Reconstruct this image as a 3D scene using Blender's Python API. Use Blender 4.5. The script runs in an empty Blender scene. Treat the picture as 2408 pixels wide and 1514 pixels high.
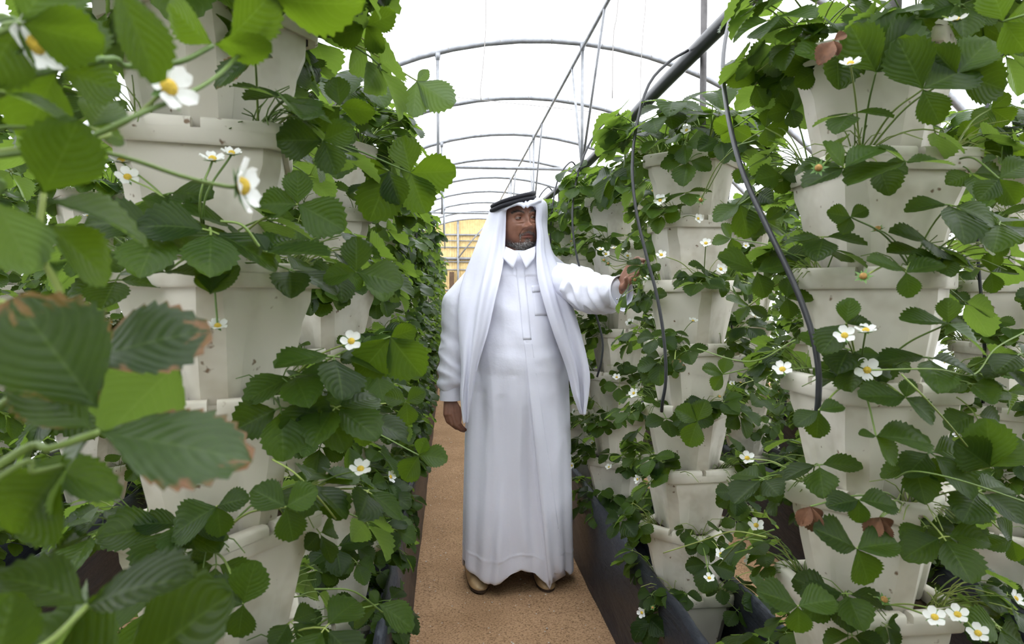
import bpy, bmesh, math, random
import numpy as np
from mathutils import Vector, Matrix, Euler

random.seed(7)
rng = np.random.default_rng(7)
scene = bpy.context.scene
col = scene.collection
R = math.radians

# ------------------------------------------------------------------ camera
CAM = Vector((0.0, 0.0, 1.33))
YAW, PITCH, FPX = R(5.67), R(2.36), 1500.0
cam_data = bpy.data.cameras.new('camera')
cam_data.sensor_width = 36.0
cam_data.lens = FPX / 2408.0 * 36.0
cam_data.clip_start = 0.02
cam_data.dof.use_dof = True
cam_data.dof.focus_distance = 2.2
cam_data.dof.aperture_fstop = 8.0
cam = bpy.data.objects.new('camera', cam_data)
cam.location = CAM
cam.rotation_euler = (math.pi / 2 - PITCH, 0, -YAW)
col.objects.link(cam)
scene.camera = cam
CAM_M = Matrix.Translation(CAM) @ Euler((math.pi / 2 - PITCH, 0, -YAW)).to_matrix().to_4x4()
CAM_I = CAM_M.inverted()

# ------------------------------------------------------------------ sky, exposure
world = bpy.data.worlds.new('overcast_sky')
scene.world = world
world.use_nodes = True
wn = world.node_tree.nodes
bg = wn['Background']
bg.inputs['Color'].default_value = (0.96, 0.98, 1.0, 1)
bg.inputs['Strength'].default_value = 1.0
# overcast sky: brightest overhead, a third of that at the horizon
_tc = wn.new('ShaderNodeTexCoord'); _sx = wn.new('ShaderNodeSeparateXYZ'); _cr = wn.new('ShaderNodeMapRange')
world.node_tree.links.new(_tc.outputs['Generated'], _sx.inputs[0])
world.node_tree.links.new(_sx.outputs['Z'], _cr.inputs['Value'])
_cr.inputs['From Min'].default_value = 0.0; _cr.inputs['From Max'].default_value = 1.0
_cr.inputs['To Min'].default_value = 0.55; _cr.inputs['To Max'].default_value = 1.65
world.node_tree.links.new(_cr.outputs[0], bg.inputs['Strength'])
scene.view_settings.view_transform = 'Standard'
scene.view_settings.look = 'None'
scene.view_settings.exposure = 1.55
scene.view_settings.gamma = 1.0
scene.view_settings.use_curve_mapping = False
scene.cycles.use_adaptive_sampling = True
scene.cycles.adaptive_threshold = 0.12
scene.cycles.adaptive_min_samples = 16
scene.cycles.max_bounces = 4
scene.cycles.diffuse_bounces = 3
scene.cycles.glossy_bounces = 2
scene.cycles.transmission_bounces = 4
scene.cycles.transparent_max_bounces = 6


def at(px, py, depth):
    """world point seen at a pixel of the 2408 x 1514 frame, at a distance along the lens axis"""
    v = Vector(((px - 1204.0) / FPX * depth, -(py - 757.0) / FPX * depth, -depth))
    return CAM_M @ v


def pix(p):
    v = CAM_I @ Vector(p)
    d = -v.z
    if d < 1e-4:
        return None
    return (1204 + v.x / d * FPX, 757 - v.y / d * FPX, d)


# ------------------------------------------------------------------ materials
def new_mat(name):
    m = bpy.data.materials.new(name)
    m.use_nodes = True
    nt = m.node_tree
    for n in list(nt.nodes):
        nt.nodes.remove(n)
    out = nt.nodes.new('ShaderNodeOutputMaterial')
    return m, nt, out


def N(nt, kind, **kw):
    n = nt.nodes.new(kind)
    for k, v in kw.items():
        if k in n.inputs:
            n.inputs[k].default_value = v
        else:
            setattr(n, k, v)
    return n


def L(nt, a, b):
    nt.links.new(a, b)


def math_node(nt, op, a, b=None, clamp=False):
    n = nt.nodes.new('ShaderNodeMath')
    n.operation = op
    n.use_clamp = clamp
    for i, x in enumerate((a, b)):
        if x is None:
            continue
        if isinstance(x, (int, float)):
            n.inputs[i].default_value = x
        else:
            nt.links.new(x, n.inputs[i])
    return n.outputs[0]


def mixc(nt, fac, a, b):
    n = nt.nodes.new('ShaderNodeMix')
    n.data_type = 'RGBA'
    for i, x in ((0, fac), (6, a), (7, b)):
        if isinstance(x, (int, float)):
            n.inputs[i].default_value = x
        elif isinstance(x, tuple):
            n.inputs[i].default_value = x if len(x) == 4 else (*x, 1)
        else:
            nt.links.new(x, n.inputs[i])
    return n.outputs[2]


def ramp(nt, fac, stops):
    n = nt.nodes.new('ShaderNodeValToRGB')
    e = n.color_ramp.elements
    while len(e) < len(stops):
        e.new(0.5)
    for el, (p, c) in zip(e, stops):
        el.position = p
        el.color = (c, c, c, 1) if isinstance(c, (int, float)) else (*c, 1)
    L(nt, fac, n.inputs[0])
    return n.outputs[0]


def simple(name, colr, rough=0.5, spec=0.5, noise=0.0, nscale=20, bump=0.0, bscale=100, metal=0.0, colr2=None):
    m, nt, out = new_mat(name)
    p = N(nt, 'ShaderNodeBsdfPrincipled', Roughness=rough, Metallic=metal)
    p.inputs['Specular IOR Level'].default_value = spec
    p.inputs['Base Color'].default_value = (*colr, 1)
    L(nt, p.outputs[0], out.inputs[0])
    tc = N(nt, 'ShaderNodeTexCoord')
    if noise or colr2:
        n = N(nt, 'ShaderNodeTexNoise', Scale=nscale, Detail=5.0, Roughness=0.6)
        L(nt, tc.outputs['Object'], n.inputs['Vector'])
        c2 = colr2 or tuple(max(0, c * (1 - noise)) for c in colr)
        f = ramp(nt, n.outputs[0], [(0.35, 0.0), (0.68, 1.0)])
        L(nt, mixc(nt, f, colr, c2), p.inputs['Base Color'])
    if bump:
        n = N(nt, 'ShaderNodeTexNoise', Scale=bscale, Detail=4.0)
        L(nt, tc.outputs['Object'], n.inputs['Vector'])
        b = N(nt, 'ShaderNodeBump', Strength=bump, Distance=0.01)
        L(nt, n.outputs[0], b.inputs['Height'])
        L(nt, b.outputs[0], p.inputs['Normal'])
    return m


def rnd_value(nt):
    """0..1, different for every object and for every leaf of a joined mesh"""
    oi = N(nt, 'ShaderNodeObjectInfo')
    at_ = N(nt, 'ShaderNodeAttribute', attribute_name='rnd')
    s = math_node(nt, 'ADD', oi.outputs['Random'], at_.outputs['Fac'])
    return math_node(nt, 'FRACT', s)


def leaf_material(name, dark, light, scorch=False, trans=0.34):
    m, nt, out = new_mat(name)
    uv = N(nt, 'ShaderNodeUVMap')
    sep = N(nt, 'ShaderNodeSeparateXYZ')
    L(nt, uv.outputs[0], sep.inputs[0])
    t, s = sep.outputs[0], sep.outputs[1]          # t along the midrib, s across (0..1, 0.5 = midrib)
    a = math_node(nt, 'ABSOLUTE', math_node(nt, 'SUBTRACT', s, 0.5))
    a2 = math_node(nt, 'MULTIPLY', a, 2.0)
    # side veins
    w = math_node(nt, 'SUBTRACT', t, math_node(nt, 'MULTIPLY', math_node(nt, 'POWER', a2, 1.35), 0.42))
    tri = math_node(nt, 'ABSOLUTE', math_node(nt, 'SUBTRACT', math_node(nt, 'FRACT', math_node(nt, 'MULTIPLY', w, 8.0)), 0.5))
    vein = math_node(nt, 'SUBTRACT', 1.0, math_node(nt, 'MULTIPLY', tri, 9.0), True)
    mid = math_node(nt, 'SUBTRACT', 1.0, math_node(nt, 'MULTIPLY', a2, 18.0), True)
    v = math_node(nt, 'MAXIMUM', math_node(nt, 'MULTIPLY', vein, 0.55), mid)
    r = rnd_value(nt)
    base = ramp(nt, r, [(0.0, dark), (0.45, tuple((x * .6 + y * .4) for x, y in zip(dark, light))), (1.0, light)])
    ns = N(nt, 'ShaderNodeTexNoise', Scale=7.0, Detail=1.0)
    L(nt, uv.outputs[0], ns.inputs['Vector'])
    base = mixc(nt, math_node(nt, 'MULTIPLY', ns.outputs[0], 0.45), base, tuple(c * 0.55 for c in dark))
    veined = mixc(nt, math_node(nt, 'MULTIPLY', v, 0.42), base, (light[0] * 1.5 + .03, light[1] * 1.35 + .03, light[2] * 1.3 + .02))
    geo = N(nt, 'ShaderNodeNewGeometry')
    under = mixc(nt, math_node(nt, 'MULTIPLY', v, 0.5), (0.145, 0.215, 0.105), (0.24, 0.31, 0.16))
    under = mixc(nt, 0.35, under, base)
    colr = mixc(nt, geo.outputs['Backfacing'], veined, under)
    if scorch:
        n2 = N(nt, 'ShaderNodeTexNoise', Scale=3.2, Detail=4.0, Roughness=0.6)
        sc_uv = N(nt, 'ShaderNodeVectorMath', operation='ADD')
        comb = N(nt, 'ShaderNodeCombineXYZ')
        L(nt, math_node(nt, 'MULTIPLY', r, 40.0), comb.inputs[0])
        L(nt, uv.outputs[0], sc_uv.inputs[0]); L(nt, comb.outputs[0], sc_uv.inputs[1])
        L(nt, sc_uv.outputs[0], n2.inputs['Vector'])
        edge = math_node(nt, 'MAXIMUM', a2, math_node(nt, 'MULTIPLY', t, 1.0))
        e2 = math_node(nt, 'ADD', edge, math_node(nt, 'MULTIPLY', math_node(nt, 'SUBTRACT', n2.outputs[0], 0.46), 1.6))
        f = ramp(nt, e2, [(1.02, 0.0), (1.10, 1.0)]) if False else None
        f = math_node(nt, 'MULTIPLY', math_node(nt, 'SUBTRACT', e2, 1.0), 9.0, True)
        brown = mixc(nt, n2.outputs[0], (0.30, 0.13, 0.06), (0.11, 0.045, 0.02))
        colr = mixc(nt, f, colr, brown)
    # fine puckered relief between the veins
    h = math_node(nt, 'MULTIPLY', tri, 0.7)
    bump = N(nt, 'ShaderNodeBump', Strength=0.38, Distance=0.003)
    L(nt, h, bump.inputs['Height'])
    p = N(nt, 'ShaderNodeBsdfPrincipled', Roughness=0.36)
    p.inputs['Specular IOR Level'].default_value = 0.30 if scorch else 0.17
    L(nt, colr, p.inputs['Base Color'])
    L(nt, bump.outputs[0], p.inputs['Normal'])
    tr = N(nt, 'ShaderNodeBsdfTranslucent')
    tcol = mixc(nt, 0.62, colr, (light[0] * 6.2, light[1] * 5.0, light[2] * 1.5))
    L(nt, tcol, tr.inputs['Color'])
    mx = N(nt, 'ShaderNodeMixShader', Fac=trans)
    L(nt, p.outputs[0], mx.inputs[1]); L(nt, tr.outputs[0], mx.inputs[2])
    L(nt, mx.outputs[0], out.inputs[0])
    return m


def stalk_material():
    m, nt, out = new_mat('green_stalk')
    r = rnd_value(nt)
    c = ramp(nt, r, [(0.0, (0.09, 0.16, 0.03)), (0.6, (0.17, 0.25, 0.05)), (1.0, (0.30, 0.36, 0.09))])
    p = N(nt, 'ShaderNodeBsdfPrincipled', Roughness=0.5)
    L(nt, c, p.inputs['Base Color'])
    L(nt, p.outputs[0], out.inputs[0])
    return m


def petal_material():
    m, nt, out = new_mat('white_petal')
    p = N(nt, 'ShaderNodeBsdfPrincipled', Roughness=0.6)
    p.inputs['Base Color'].default_value = (0.86, 0.87, 0.84, 1)
    tr = N(nt, 'ShaderNodeBsdfTranslucent')
    tr.inputs[0].default_value = (0.9, 0.9, 0.86, 1)
    mx = N(nt, 'ShaderNodeMixShader', Fac=0.35)
    L(nt, p.outputs[0], mx.inputs[1]); L(nt, tr.outputs[0], mx.inputs[2]); L(nt, mx.outputs[0], out.inputs[0])
    return m


def film_material():
    m, nt, out = new_mat('milky_plastic_film')
    t1 = N(nt, 'ShaderNodeBsdfTransparent')
    t1.inputs[0].default_value = (0.97, 0.98, 1.0, 1)
    t2 = N(nt, 'ShaderNodeBsdfTranslucent')
    t2.inputs[0].default_value = (0.9, 0.92, 0.95, 1)
    mx = N(nt, 'ShaderNodeMixShader', Fac=0.35)
    L(nt, t1.outputs[0], mx.inputs[1]); L(nt, t2.outputs[0], mx.inputs[2]); L(nt, mx.outputs[0], out.inputs[0])
    return m


def sand_material():
    m, nt, out = new_mat('brown_sand')
    tc = N(nt, 'ShaderNodeTexCoord')
    n1 = N(nt, 'ShaderNodeTexNoise', Scale=3.0, Detail=8.0, Roughness=0.65)
    n2 = N(nt, 'ShaderNodeTexNoise', Scale=120.0, Detail=4.0, Roughness=0.75)
    n3 = N(nt, 'ShaderNodeTexVoronoi', Scale=90.0)
    for n in (n1, n2, n3):
        L(nt, tc.outputs['Object'], n.inputs['Vector'])
    c = mixc(nt, ramp(nt, n1.outputs[0], [(0.35, 0.0), (0.7, 1.0)]), (0.47, 0.295, 0.17), (0.33, 0.20, 0.108))
    c = mixc(nt, ramp(nt, n2.outputs[0], [(0.48, 0.0), (0.66, 1.0)]), c, (0.13, 0.075, 0.04))
    c = mixc(nt, ramp(nt, n2.outputs[0], [(0.27, 1.0), (0.40, 0.0)]), c, (0.50, 0.38, 0.26))
    p = N(nt, 'ShaderNodeBsdfPrincipled', Roughness=0.95)
    p.inputs['Specular IOR Level'].default_value = 0.1
    L(nt, c, p.inputs['Base Color'])
    b = N(nt, 'ShaderNodeBump', Strength=0.5, Distance=0.008)
    L(nt, math_node(nt, 'ADD', n2.outputs[0], math_node(nt, 'MULTIPLY', n3.outputs[0], 0.5)), b.inputs['Height'])
    L(nt, b.outputs[0], p.inputs['Normal'])
    L(nt, p.outputs[0], out.inputs[0])
    return m


def plastic_material():
    m, nt, out = new_mat('black_plastic_sheet')
    tc = N(nt, 'ShaderNodeTexCoord')
    mp = N(nt, 'ShaderNodeMapping')
    mp.inputs['Scale'].default_value = (7, 1.2, 7)
    L(nt, tc.outputs['Object'], mp.inputs['Vector'])
    n1 = N(nt, 'ShaderNodeTexNoise', Scale=3.0, Detail=7.0, Roughness=0.65)
    L(nt, mp.outputs[0], n1.inputs['Vector'])
    n2 = N(nt, 'ShaderNodeTexNoise', Scale=38.0, Detail=4.0, Roughness=0.7)
    L(nt, tc.outputs['Object'], n2.inputs['Vector'])
    f = math_node(nt, 'MULTIPLY', ramp(nt, n1.outputs[0], [(0.50, 0.0), (0.78, 1.0)]), ramp(nt, n2.outputs[0], [(0.35, 0.1), (0.7, 1.0)]))
    gn = N(nt, 'ShaderNodeNewGeometry'); sn = N(nt, 'ShaderNodeSeparateXYZ')
    L(nt, gn.outputs['Normal'], sn.inputs[0])
    lie = math_node(nt, 'ADD', math_node(nt, 'MULTIPLY', math_node(nt, 'MAXIMUM', sn.outputs[2], 0.0), 0.75), 0.22)
    f = math_node(nt, 'MULTIPLY', f, lie)
    c = mixc(nt, f, (0.016, 0.018, 0.024), (0.105, 0.118, 0.14))       # dried dust on the sheet
    p = N(nt, 'ShaderNodeBsdfPrincipled')
    p.inputs['Specular IOR Level'].default_value = 0.28
    L(nt, math_node(nt, 'ADD', math_node(nt, 'MULTIPLY', f, 0.4), 0.36), p.inputs['Roughness'])
    L(nt, c, p.inputs['Base Color'])
    b = N(nt, 'ShaderNodeBump', Strength=0.55, Distance=0.02)
    L(nt, n1.outputs[0], b.inputs['Height'])
    L(nt, b.outputs[0], p.inputs['Normal'])
    L(nt, p.outputs[0], out.inputs[0])
    return m


def foam_material():
    m, nt, out = new_mat('white_foam')
    tc = N(nt, 'ShaderNodeTexCoord')
    geo = N(nt, 'ShaderNodeNewGeometry')
    n1 = N(nt, 'ShaderNodeTexNoise', Scale=9.0, Detail=3.0, Roughness=0.65)
    L(nt, geo.outputs['Position'], n1.inputs['Vector'])
    c = mixc(nt, ramp(nt, n1.outputs[0], [(0.5, 0.0), (0.78, 1.0)]), (0.69, 0.65, 0.57), (0.50, 0.45, 0.36))
    n3 = N(nt, 'ShaderNodeTexNoise', Scale=46.0, Detail=2.0)
    L(nt, geo.outputs['Position'], n3.inputs['Vector'])
    c = mixc(nt, ramp(nt, n3.outputs[0], [(0.70, 0.0), (0.76, 1.0)]), c, (0.22, 0.15, 0.10))   # mud flecks
    p = N(nt, 'ShaderNodeBsdfPrincipled', Roughness=0.62)
    p.inputs['Specular IOR Level'].default_value = 0.3
    L(nt, c, p.inputs['Base Color'])
    L(nt, p.outputs[0], out.inputs[0])
    return m


M = {}
M['leaf'] = leaf_material('strawberry_leaf', (0.0065, 0.021, 0.005), (0.046, 0.094, 0.012), trans=0.38)
M['leaf_scorched'] = leaf_material('scorched_strawberry_leaf', (0.008, 0.025, 0.007), (0.036, 0.074, 0.014), scorch=True)
M['dead_leaf'] = simple('dead_brown_leaf', (0.17, 0.075, 0.035), 0.8, noise=0.5, nscale=60)
M['stalk'] = stalk_material()
M['petal'] = petal_material()
M['pollen'] = simple('yellow_flower_centre', (0.75, 0.52, 0.05), 0.7, noise=0.3, nscale=400, bump=0.5, bscale=600)
M['calyx'] = simple('green_calyx', (0.10, 0.20, 0.04), 0.6)
M['old_flower'] = simple('withered_flower_centre', (0.45, 0.25, 0.07), 0.8, noise=0.5, nscale=300)
M['foam'] = foam_material()
M['soil'] = simple('dark_potting_soil', (0.035, 0.022, 0.014), 0.95, 0.1, colr2=(0.10, 0.07, 0.045), nscale=70, bump=0.8, bscale=120)
M['plastic'] = plastic_material()
M['sand'] = sand_material()
M['film'] = film_material()
M['steel'] = simple('galvanised_steel', (0.36, 0.37, 0.39), 0.45, metal=0.6, noise=0.35, nscale=14)
M['rust_steel'] = simple('dull_steel_rod', (0.16, 0.15, 0.15), 0.6, metal=0.4, noise=0.4, nscale=25)
M['black_pipe'] = simple('black_polyethylene', (0.020, 0.021, 0.024), 0.38, noise=0.3, nscale=30)
M['wire'] = simple('thin_grey_wire', (0.35, 0.33, 0.31), 0.5)
M['pad'] = simple('tan_cooling_pad', (0.90, 0.68, 0.33), 0.85, noise=0.22, nscale=9, bump=0.4, bscale=60)
M['pad_wood'] = simple('dark_timber', (0.15, 0.09, 0.05), 0.8, noise=0.4, nscale=10)
M['pebble'] = simple('pale_grit', (0.62, 0.55, 0.46), 0.9, noise=0.5, nscale=30)


# ------------------------------------------------------------------ mesh helpers
def mesh_from(name, V, F, mats, midx=None, uv=None, rnd=None, smooth=True):
    me = bpy.data.meshes.new(name)
    V = np.asarray(V, dtype=np.float32)
    me.from_pydata(V.tolist(), [], F if isinstance(F, list) else F.tolist())
    for m in (mats if isinstance(mats, (list, tuple)) else [mats]):
        me.materials.append(m)
    n = len(me.polygons)
    if midx is not None:
        me.polygons.foreach_set('material_index', np.asarray(midx, dtype=np.int32))
    if smooth:
        me.polygons.foreach_set('use_smooth', np.ones(n, dtype=bool))
    if uv is not None:
        lay = me.uv_layers.new(name='UVMap')
        li = np.empty(len(me.loops), dtype=np.int32)
        me.loops.foreach_get('vertex_index', li)
        lay.data.foreach_set('uv', np.asarray(uv, dtype=np.float32)[li].ravel())
    if rnd is not None:
        a = me.attributes.new('rnd', 'FLOAT', 'POINT')
        a.data.foreach_set('value', np.asarray(rnd, dtype=np.float32))
    me.update()
    return me


def link(name, data, parent=None, mat=None):
    o = bpy.data.objects.new(name, data)
    col.objects.link(o)
    if parent is not None:
        o.parent = parent
    return o


def tag(o, label=None, cat=None, group=None, kind=None):
    if label: o['label'] = label
    if cat: o['category'] = cat
    if group: o['group'] = group
    if kind: o['kind'] = kind
    return o


def empty(name, loc, label=None, cat=None, group=None, parent=None):
    o = bpy.data.objects.new(name, None)
    o.empty_display_size = 0.05
    col.objects.link(o)
    o.location = loc
    if parent is not None:
        o.parent = parent
    return tag(o, label, cat, group)


def flat_mesh(name, V, loops, sizes, mats, midx, U=None, rnd=None, smooth=True):
    me = bpy.data.meshes.new(name)
    me.vertices.add(len(V)); me.vertices.foreach_set('co', np.asarray(V, dtype=np.float32).ravel())
    me.loops.add(len(loops)); me.loops.foreach_set('vertex_index', np.asarray(loops, dtype=np.int32))
    me.polygons.add(len(sizes))
    me.polygons.foreach_set('loop_start', np.concatenate([[0], np.cumsum(sizes)[:-1]]).astype(np.int32))
    me.polygons.foreach_set('material_index', np.asarray(midx, dtype=np.int32))
    me.polygons.foreach_set('use_smooth', np.full(len(sizes), smooth))
    for m in mats: me.materials.append(m)
    if U is not None:
        me.uv_layers.new(name='UVMap').data.foreach_set('uv', np.asarray(U, dtype=np.float32)[loops].ravel())
    if rnd is not None:
        me.attributes.new('rnd', 'FLOAT', 'POINT').data.foreach_set('value', np.asarray(rnd, dtype=np.float32))
    me.update(calc_edges=True)
    me.validate()
    return me


class BigGeo:
    """joins many placed copies of small Geo pieces with numpy only"""
    cache = {}

    def __init__(s):
        s.V, s.Lo, s.Si, s.Mi, s.U, s.Rn, s.n = [], [], [], [], [], [], 0

    def merge(s, g, m4, rn=0.0, remap=None):
        k = id(g)
        if k not in BigGeo.cache:
            BigGeo.cache[k] = (g, np.concatenate(g.V), np.array([i for f in g.F for i in f]), np.array([len(f) for f in g.F]), np.array(g.Mi), np.concatenate(g.U))
        _, V, Lo, Si, Mi, U = BigGeo.cache[k]
        s.V.append(V @ m4[:3, :3].T + m4[:3, 3]); s.Lo.append(Lo + s.n); s.Si.append(Si)
        s.Mi.append(Mi if remap is None else np.asarray(remap)[Mi]); s.U.append(U); s.Rn.append(np.full(len(V), rn))
        s.n += len(V)

    def mesh(s, name, mats, smooth=True, rnd=False):
        c = np.concatenate
        return flat_mesh(name, c(s.V), c(s.Lo), c(s.Si), mats, c(s.Mi), c(s.U), c(s.Rn) if rnd else None, smooth)


class Geo:
    """collects vertices, faces, uv and material indices"""
    def __init__(s):
        s.V, s.F, s.U, s.Mi, s.Rn, s.n = [], [], [], [], [], 0

    def add(s, V, F, U=None, mi=0, rn=0.0):
        V = np.asarray(V, dtype=float)
        s.V.append(V)
        s.F += [tuple(int(i) + s.n for i in f) for f in F]
        s.U.append(np.zeros((len(V), 2)) if U is None else np.asarray(U))
        s.Mi += [mi] * len(F)
        s.Rn.append(np.full(len(V), rn))
        s.n += len(V)

    def merge(s, g, mat4=None, rn=None):
        V = np.concatenate(g.V)
        if mat4 is not None:
            V = V @ mat4[:3, :3].T + mat4[:3, 3]
        s.V.append(V)
        s.F += [tuple(i + s.n for i in f) for f in g.F]
        s.U.append(np.concatenate(g.U)); s.Mi += g.Mi
        s.Rn.append(np.concatenate(g.Rn) if rn is None else np.full(len(V), rn))
        s.n += len(V)

    def mesh(s, name, mats, uv=True, rnd=False, smooth=True):
        return mesh_from(name, np.concatenate(s.V), s.F, mats, s.Mi, np.concatenate(s.U) if uv else None,
                         np.concatenate(s.Rn) if rnd else None, smooth)


def tube(points, radii, sides=6, cap=True):
    P = np.asarray(points, dtype=float)
    n = len(P)
    rad = np.full(n, radii) if np.isscalar(radii) else np.asarray(radii)
    T = np.gradient(P, axis=0)
    T /= np.linalg.norm(T, axis=1)[:, None] + 1e-12
    ref = np.array([0, 0, 1.0]) if abs(T[0][2]) < 0.9 else np.array([1.0, 0, 0])
    u = np.cross(T[0], ref); u /= np.linalg.norm(u)
    V = []
    for i in range(n):
        u = u - T[i] * np.dot(u, T[i]); u /= np.linalg.norm(u) + 1e-12
        w = np.cross(T[i], u)
        for k in range(sides):
            a = 2 * math.pi * k / sides
            V.append(P[i] + rad[i] * (math.cos(a) * u + math.sin(a) * w))
    F = []
    for i in range(n - 1):
        for k in range(sides):
            k2 = (k + 1) % sides
            F.append((i * sides + k, i * sides + k2, (i + 1) * sides + k2, (i + 1) * sides + k))
    if cap:
        F.append(tuple(range(sides - 1, -1, -1)))
        F.append(tuple(range((n - 1) * sides, n * sides)))
    return np.array(V), F


def spline(pts, n=24):
    """Catmull-Rom through the points"""
    P = np.asarray(pts, dtype=float)
    P = np.vstack([2 * P[0] - P[1], P, 2 * P[-1] - P[-2]])
    out = []
    m = len(P) - 3
    for j in range(n):
        x = j / (n - 1) * m
        i = min(int(x), m - 1)
        t = x - i
        p0, p1, p2, p3 = P[i:i + 4]
        out.append(0.5 * ((2 * p1) + (-p0 + p2) * t + (2 * p0 - 5 * p1 + 4 * p2 - p3) * t * t + (-p0 + 3 * p1 - 3 * p2 + p3) * t ** 3))
    return np.array(out)


def box_geo(lo, hi):
    x0, y0, z0 = lo; x1, y1, z1 = hi
    V = [(x0, y0, z0), (x1, y0, z0), (x1, y1, z0), (x0, y1, z0), (x0, y0, z1), (x1, y0, z1), (x1, y1, z1), (x0, y1, z1)]
    F = [(0, 3, 2, 1), (4, 5, 6, 7), (0, 1, 5, 4), (1, 2, 6, 5), (2, 3, 7, 6), (3, 0, 4, 7)]
    return V, F


def tube_obj(name, pts, rad, mat, parent=None, sides=8):
    V, F = tube(pts, rad, sides)
    return link(name, mesh_from(name, V, F, mat), parent)


ORD = ['', 'first', 'second', 'third', 'fourth', 'fifth', 'sixth', 'seventh', 'eighth', 'ninth', 'tenth', 'eleventh', 'twelfth',
       'thirteenth', 'fourteenth', 'fifteenth', 'sixteenth', 'seventeenth', 'eighteenth', 'nineteenth', 'twentieth', 'twenty-first', 'twenty-second']

# ------------------------------------------------------------------ the ground, cover and end wall
AX, AR, AZ = 0.95, 3.92, -0.22          # tunnel axis x, radius, height of the arch centre
Y_BACK, Y_FRONT = 19.5, -3.0


def floor_build():
    nx, ny = 60, 140
    xs = np.linspace(-3.1, 5.0, nx); ys = np.linspace(Y_FRONT - .2, Y_BACK + .3, ny)
    X, Y = np.meshgrid(xs, ys, indexing='ij')
    Z = 0.006 * np.sin(X * 9.1 + np.sin(Y * 2.3)) * np.sin(Y * 3.7 + X) - 0.006
    V = np.stack([X, Y, Z], -1).reshape(-1, 3)
    F = [(i * ny + j, (i + 1) * ny + j, (i + 1) * ny + j + 1, i * ny + j + 1) for i in range(nx - 1) for j in range(ny - 1)]
    tag(link('floor', mesh_from('floor', V, F, M['sand'])), 'brown sandy floor of the aisles between the planting beds', kind='structure')


floor_build()


def cover_build():
    n, ys = 48, [Y_FRONT, 2, 7, 12, Y_BACK + .05]
    V, F = [], []
    for y in ys:
        for i in range(n + 1):
            a = R(-3) + (math.pi + R(6)) * i / n
            V.append((AX + (AR + .03) * math.cos(a), y, AZ + (AR + .03) * math.sin(a)))
    for j in range(len(ys) - 1):
        for i in range(n):
            F.append((j * (n + 1) + i, j * (n + 1) + i + 1, (j + 1) * (n + 1) + i + 1, (j + 1) * (n + 1) + i))
    tag(link('ceiling', mesh_from('ceiling', V, F, M['film'])), 'milky white plastic film stretched over the tunnel arches', kind='structure')
    # film end wall behind the camera
    V = [(AX, Y_FRONT, 0.0)] + [(AX + (AR + .03) * math.cos(math.pi * i / n), Y_FRONT, max(0, AZ + (AR + .03) * math.sin(math.pi * i / n))) for i in range(n + 1)]
    F = [(0, i, i + 1) for i in range(1, n + 1)]
    tag(link('wall_front', mesh_from('wall_front', V, F, M['film'], smooth=False)), 'milky plastic end wall of the tunnel', kind='structure')


cover_build()


def back_wall():
    root = empty('wall_back', (AX, Y_BACK + .12, 0))
    tag(root, 'tan cooling pad end wall in a steel frame', kind='structure')
    w = 0.6
    for i in range(-6, 7):
        xc = i * w
        x0, x1 = xc - w / 2 + .0015, xc + w / 2 - .0015
        g = Geo()
        # corrugated pad, top edge follows the arch
        n = 16
        V, F = [], []
        for k in range(n + 1):
            x = x0 + (x1 - x0) * k / n
            d = AR * AR - x * x
            top = AZ + math.sqrt(max(d, 0.0)) - .02
            top = max(top, 0.12)
            y = -0.02 * (k % 2)
            V += [(x, y, 0.02), (x, y, top), (x, 0.1, 0.02), (x, 0.1, top)]
        for k in range(n):
            a, b = 4 * k, 4 * k + 4
            F += [(a, b, b + 1, a + 1), (a + 1, b + 1, b + 3, a + 3), (a + 2, a + 3, b + 3, b + 2)]
        g.add(V, F)
        link('panel', g.mesh('panel', M['pad'], uv=False, smooth=False), root)
    for z, r in ((3.18, .03), (3.0, .018), (2.8, .022), (2.46, .045), (2.36, .02), (2.12, .02), (1.5, .02), (0.8, .03)):
        half = math.sqrt(max(AR * AR - (z - AZ) ** 2, 0.01))
        tube_obj('rail', [(-half, -.06, z), (0, -.06, z), (half, -.06, z)], r, M['steel'], root)
    for x in (-2.6, -1.6, -.66, .4, 1.4, 2.4):
        top = AZ + math.sqrt(AR * AR - x * x)
        tube_obj('post', [(x, -.1, 0), (x, -.1, top / 2), (x, -.1, top)], .035, M['steel'], root)
    V, F = box_geo((-.92, -.16, 0), (-.78, -.06, 2.05))
    link('door_jamb', mesh_from('door_jamb', V, F, M['pad_wood'], smooth=False), root)


back_wall()

# ------------------------------------------------------------------ beds
# each row: tower x, bed outer faces, first tower y, number of towers
S_POT, RIM_TOP, N_POT = 0.20, 1.78, 8
ROWS = {
    'R': dict(x=0.79, x0=0.640, x1=0.945, y0=1.127, n=19, phrase='right of the man'),
    'L': dict(x=-0.370, x0=-0.530, x1=-0.166, y0=1.06, n=19, phrase='left of the man'),
    'RR': dict(x=1.80, x0=1.66, x1=1.95, y0=1.0, n=19, phrase='outer row right of man'),
    'LL': dict(x=-1.57, x0=-1.72, x1=-1.43, y0=1.17, n=19, phrase='outer row left of man'),
    'LLL': dict(x=-2.18, x0=-2.33, x1=-2.04, y0=1.5, n=17, phrase='outermost row left of man'),
    'RRR': dict(x=2.86, x0=2.72, x1=3.01, y0=2.2, n=16, phrase='outermost row right of man'),
}
TROUGH, CREST = 0.16, 0.42


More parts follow.
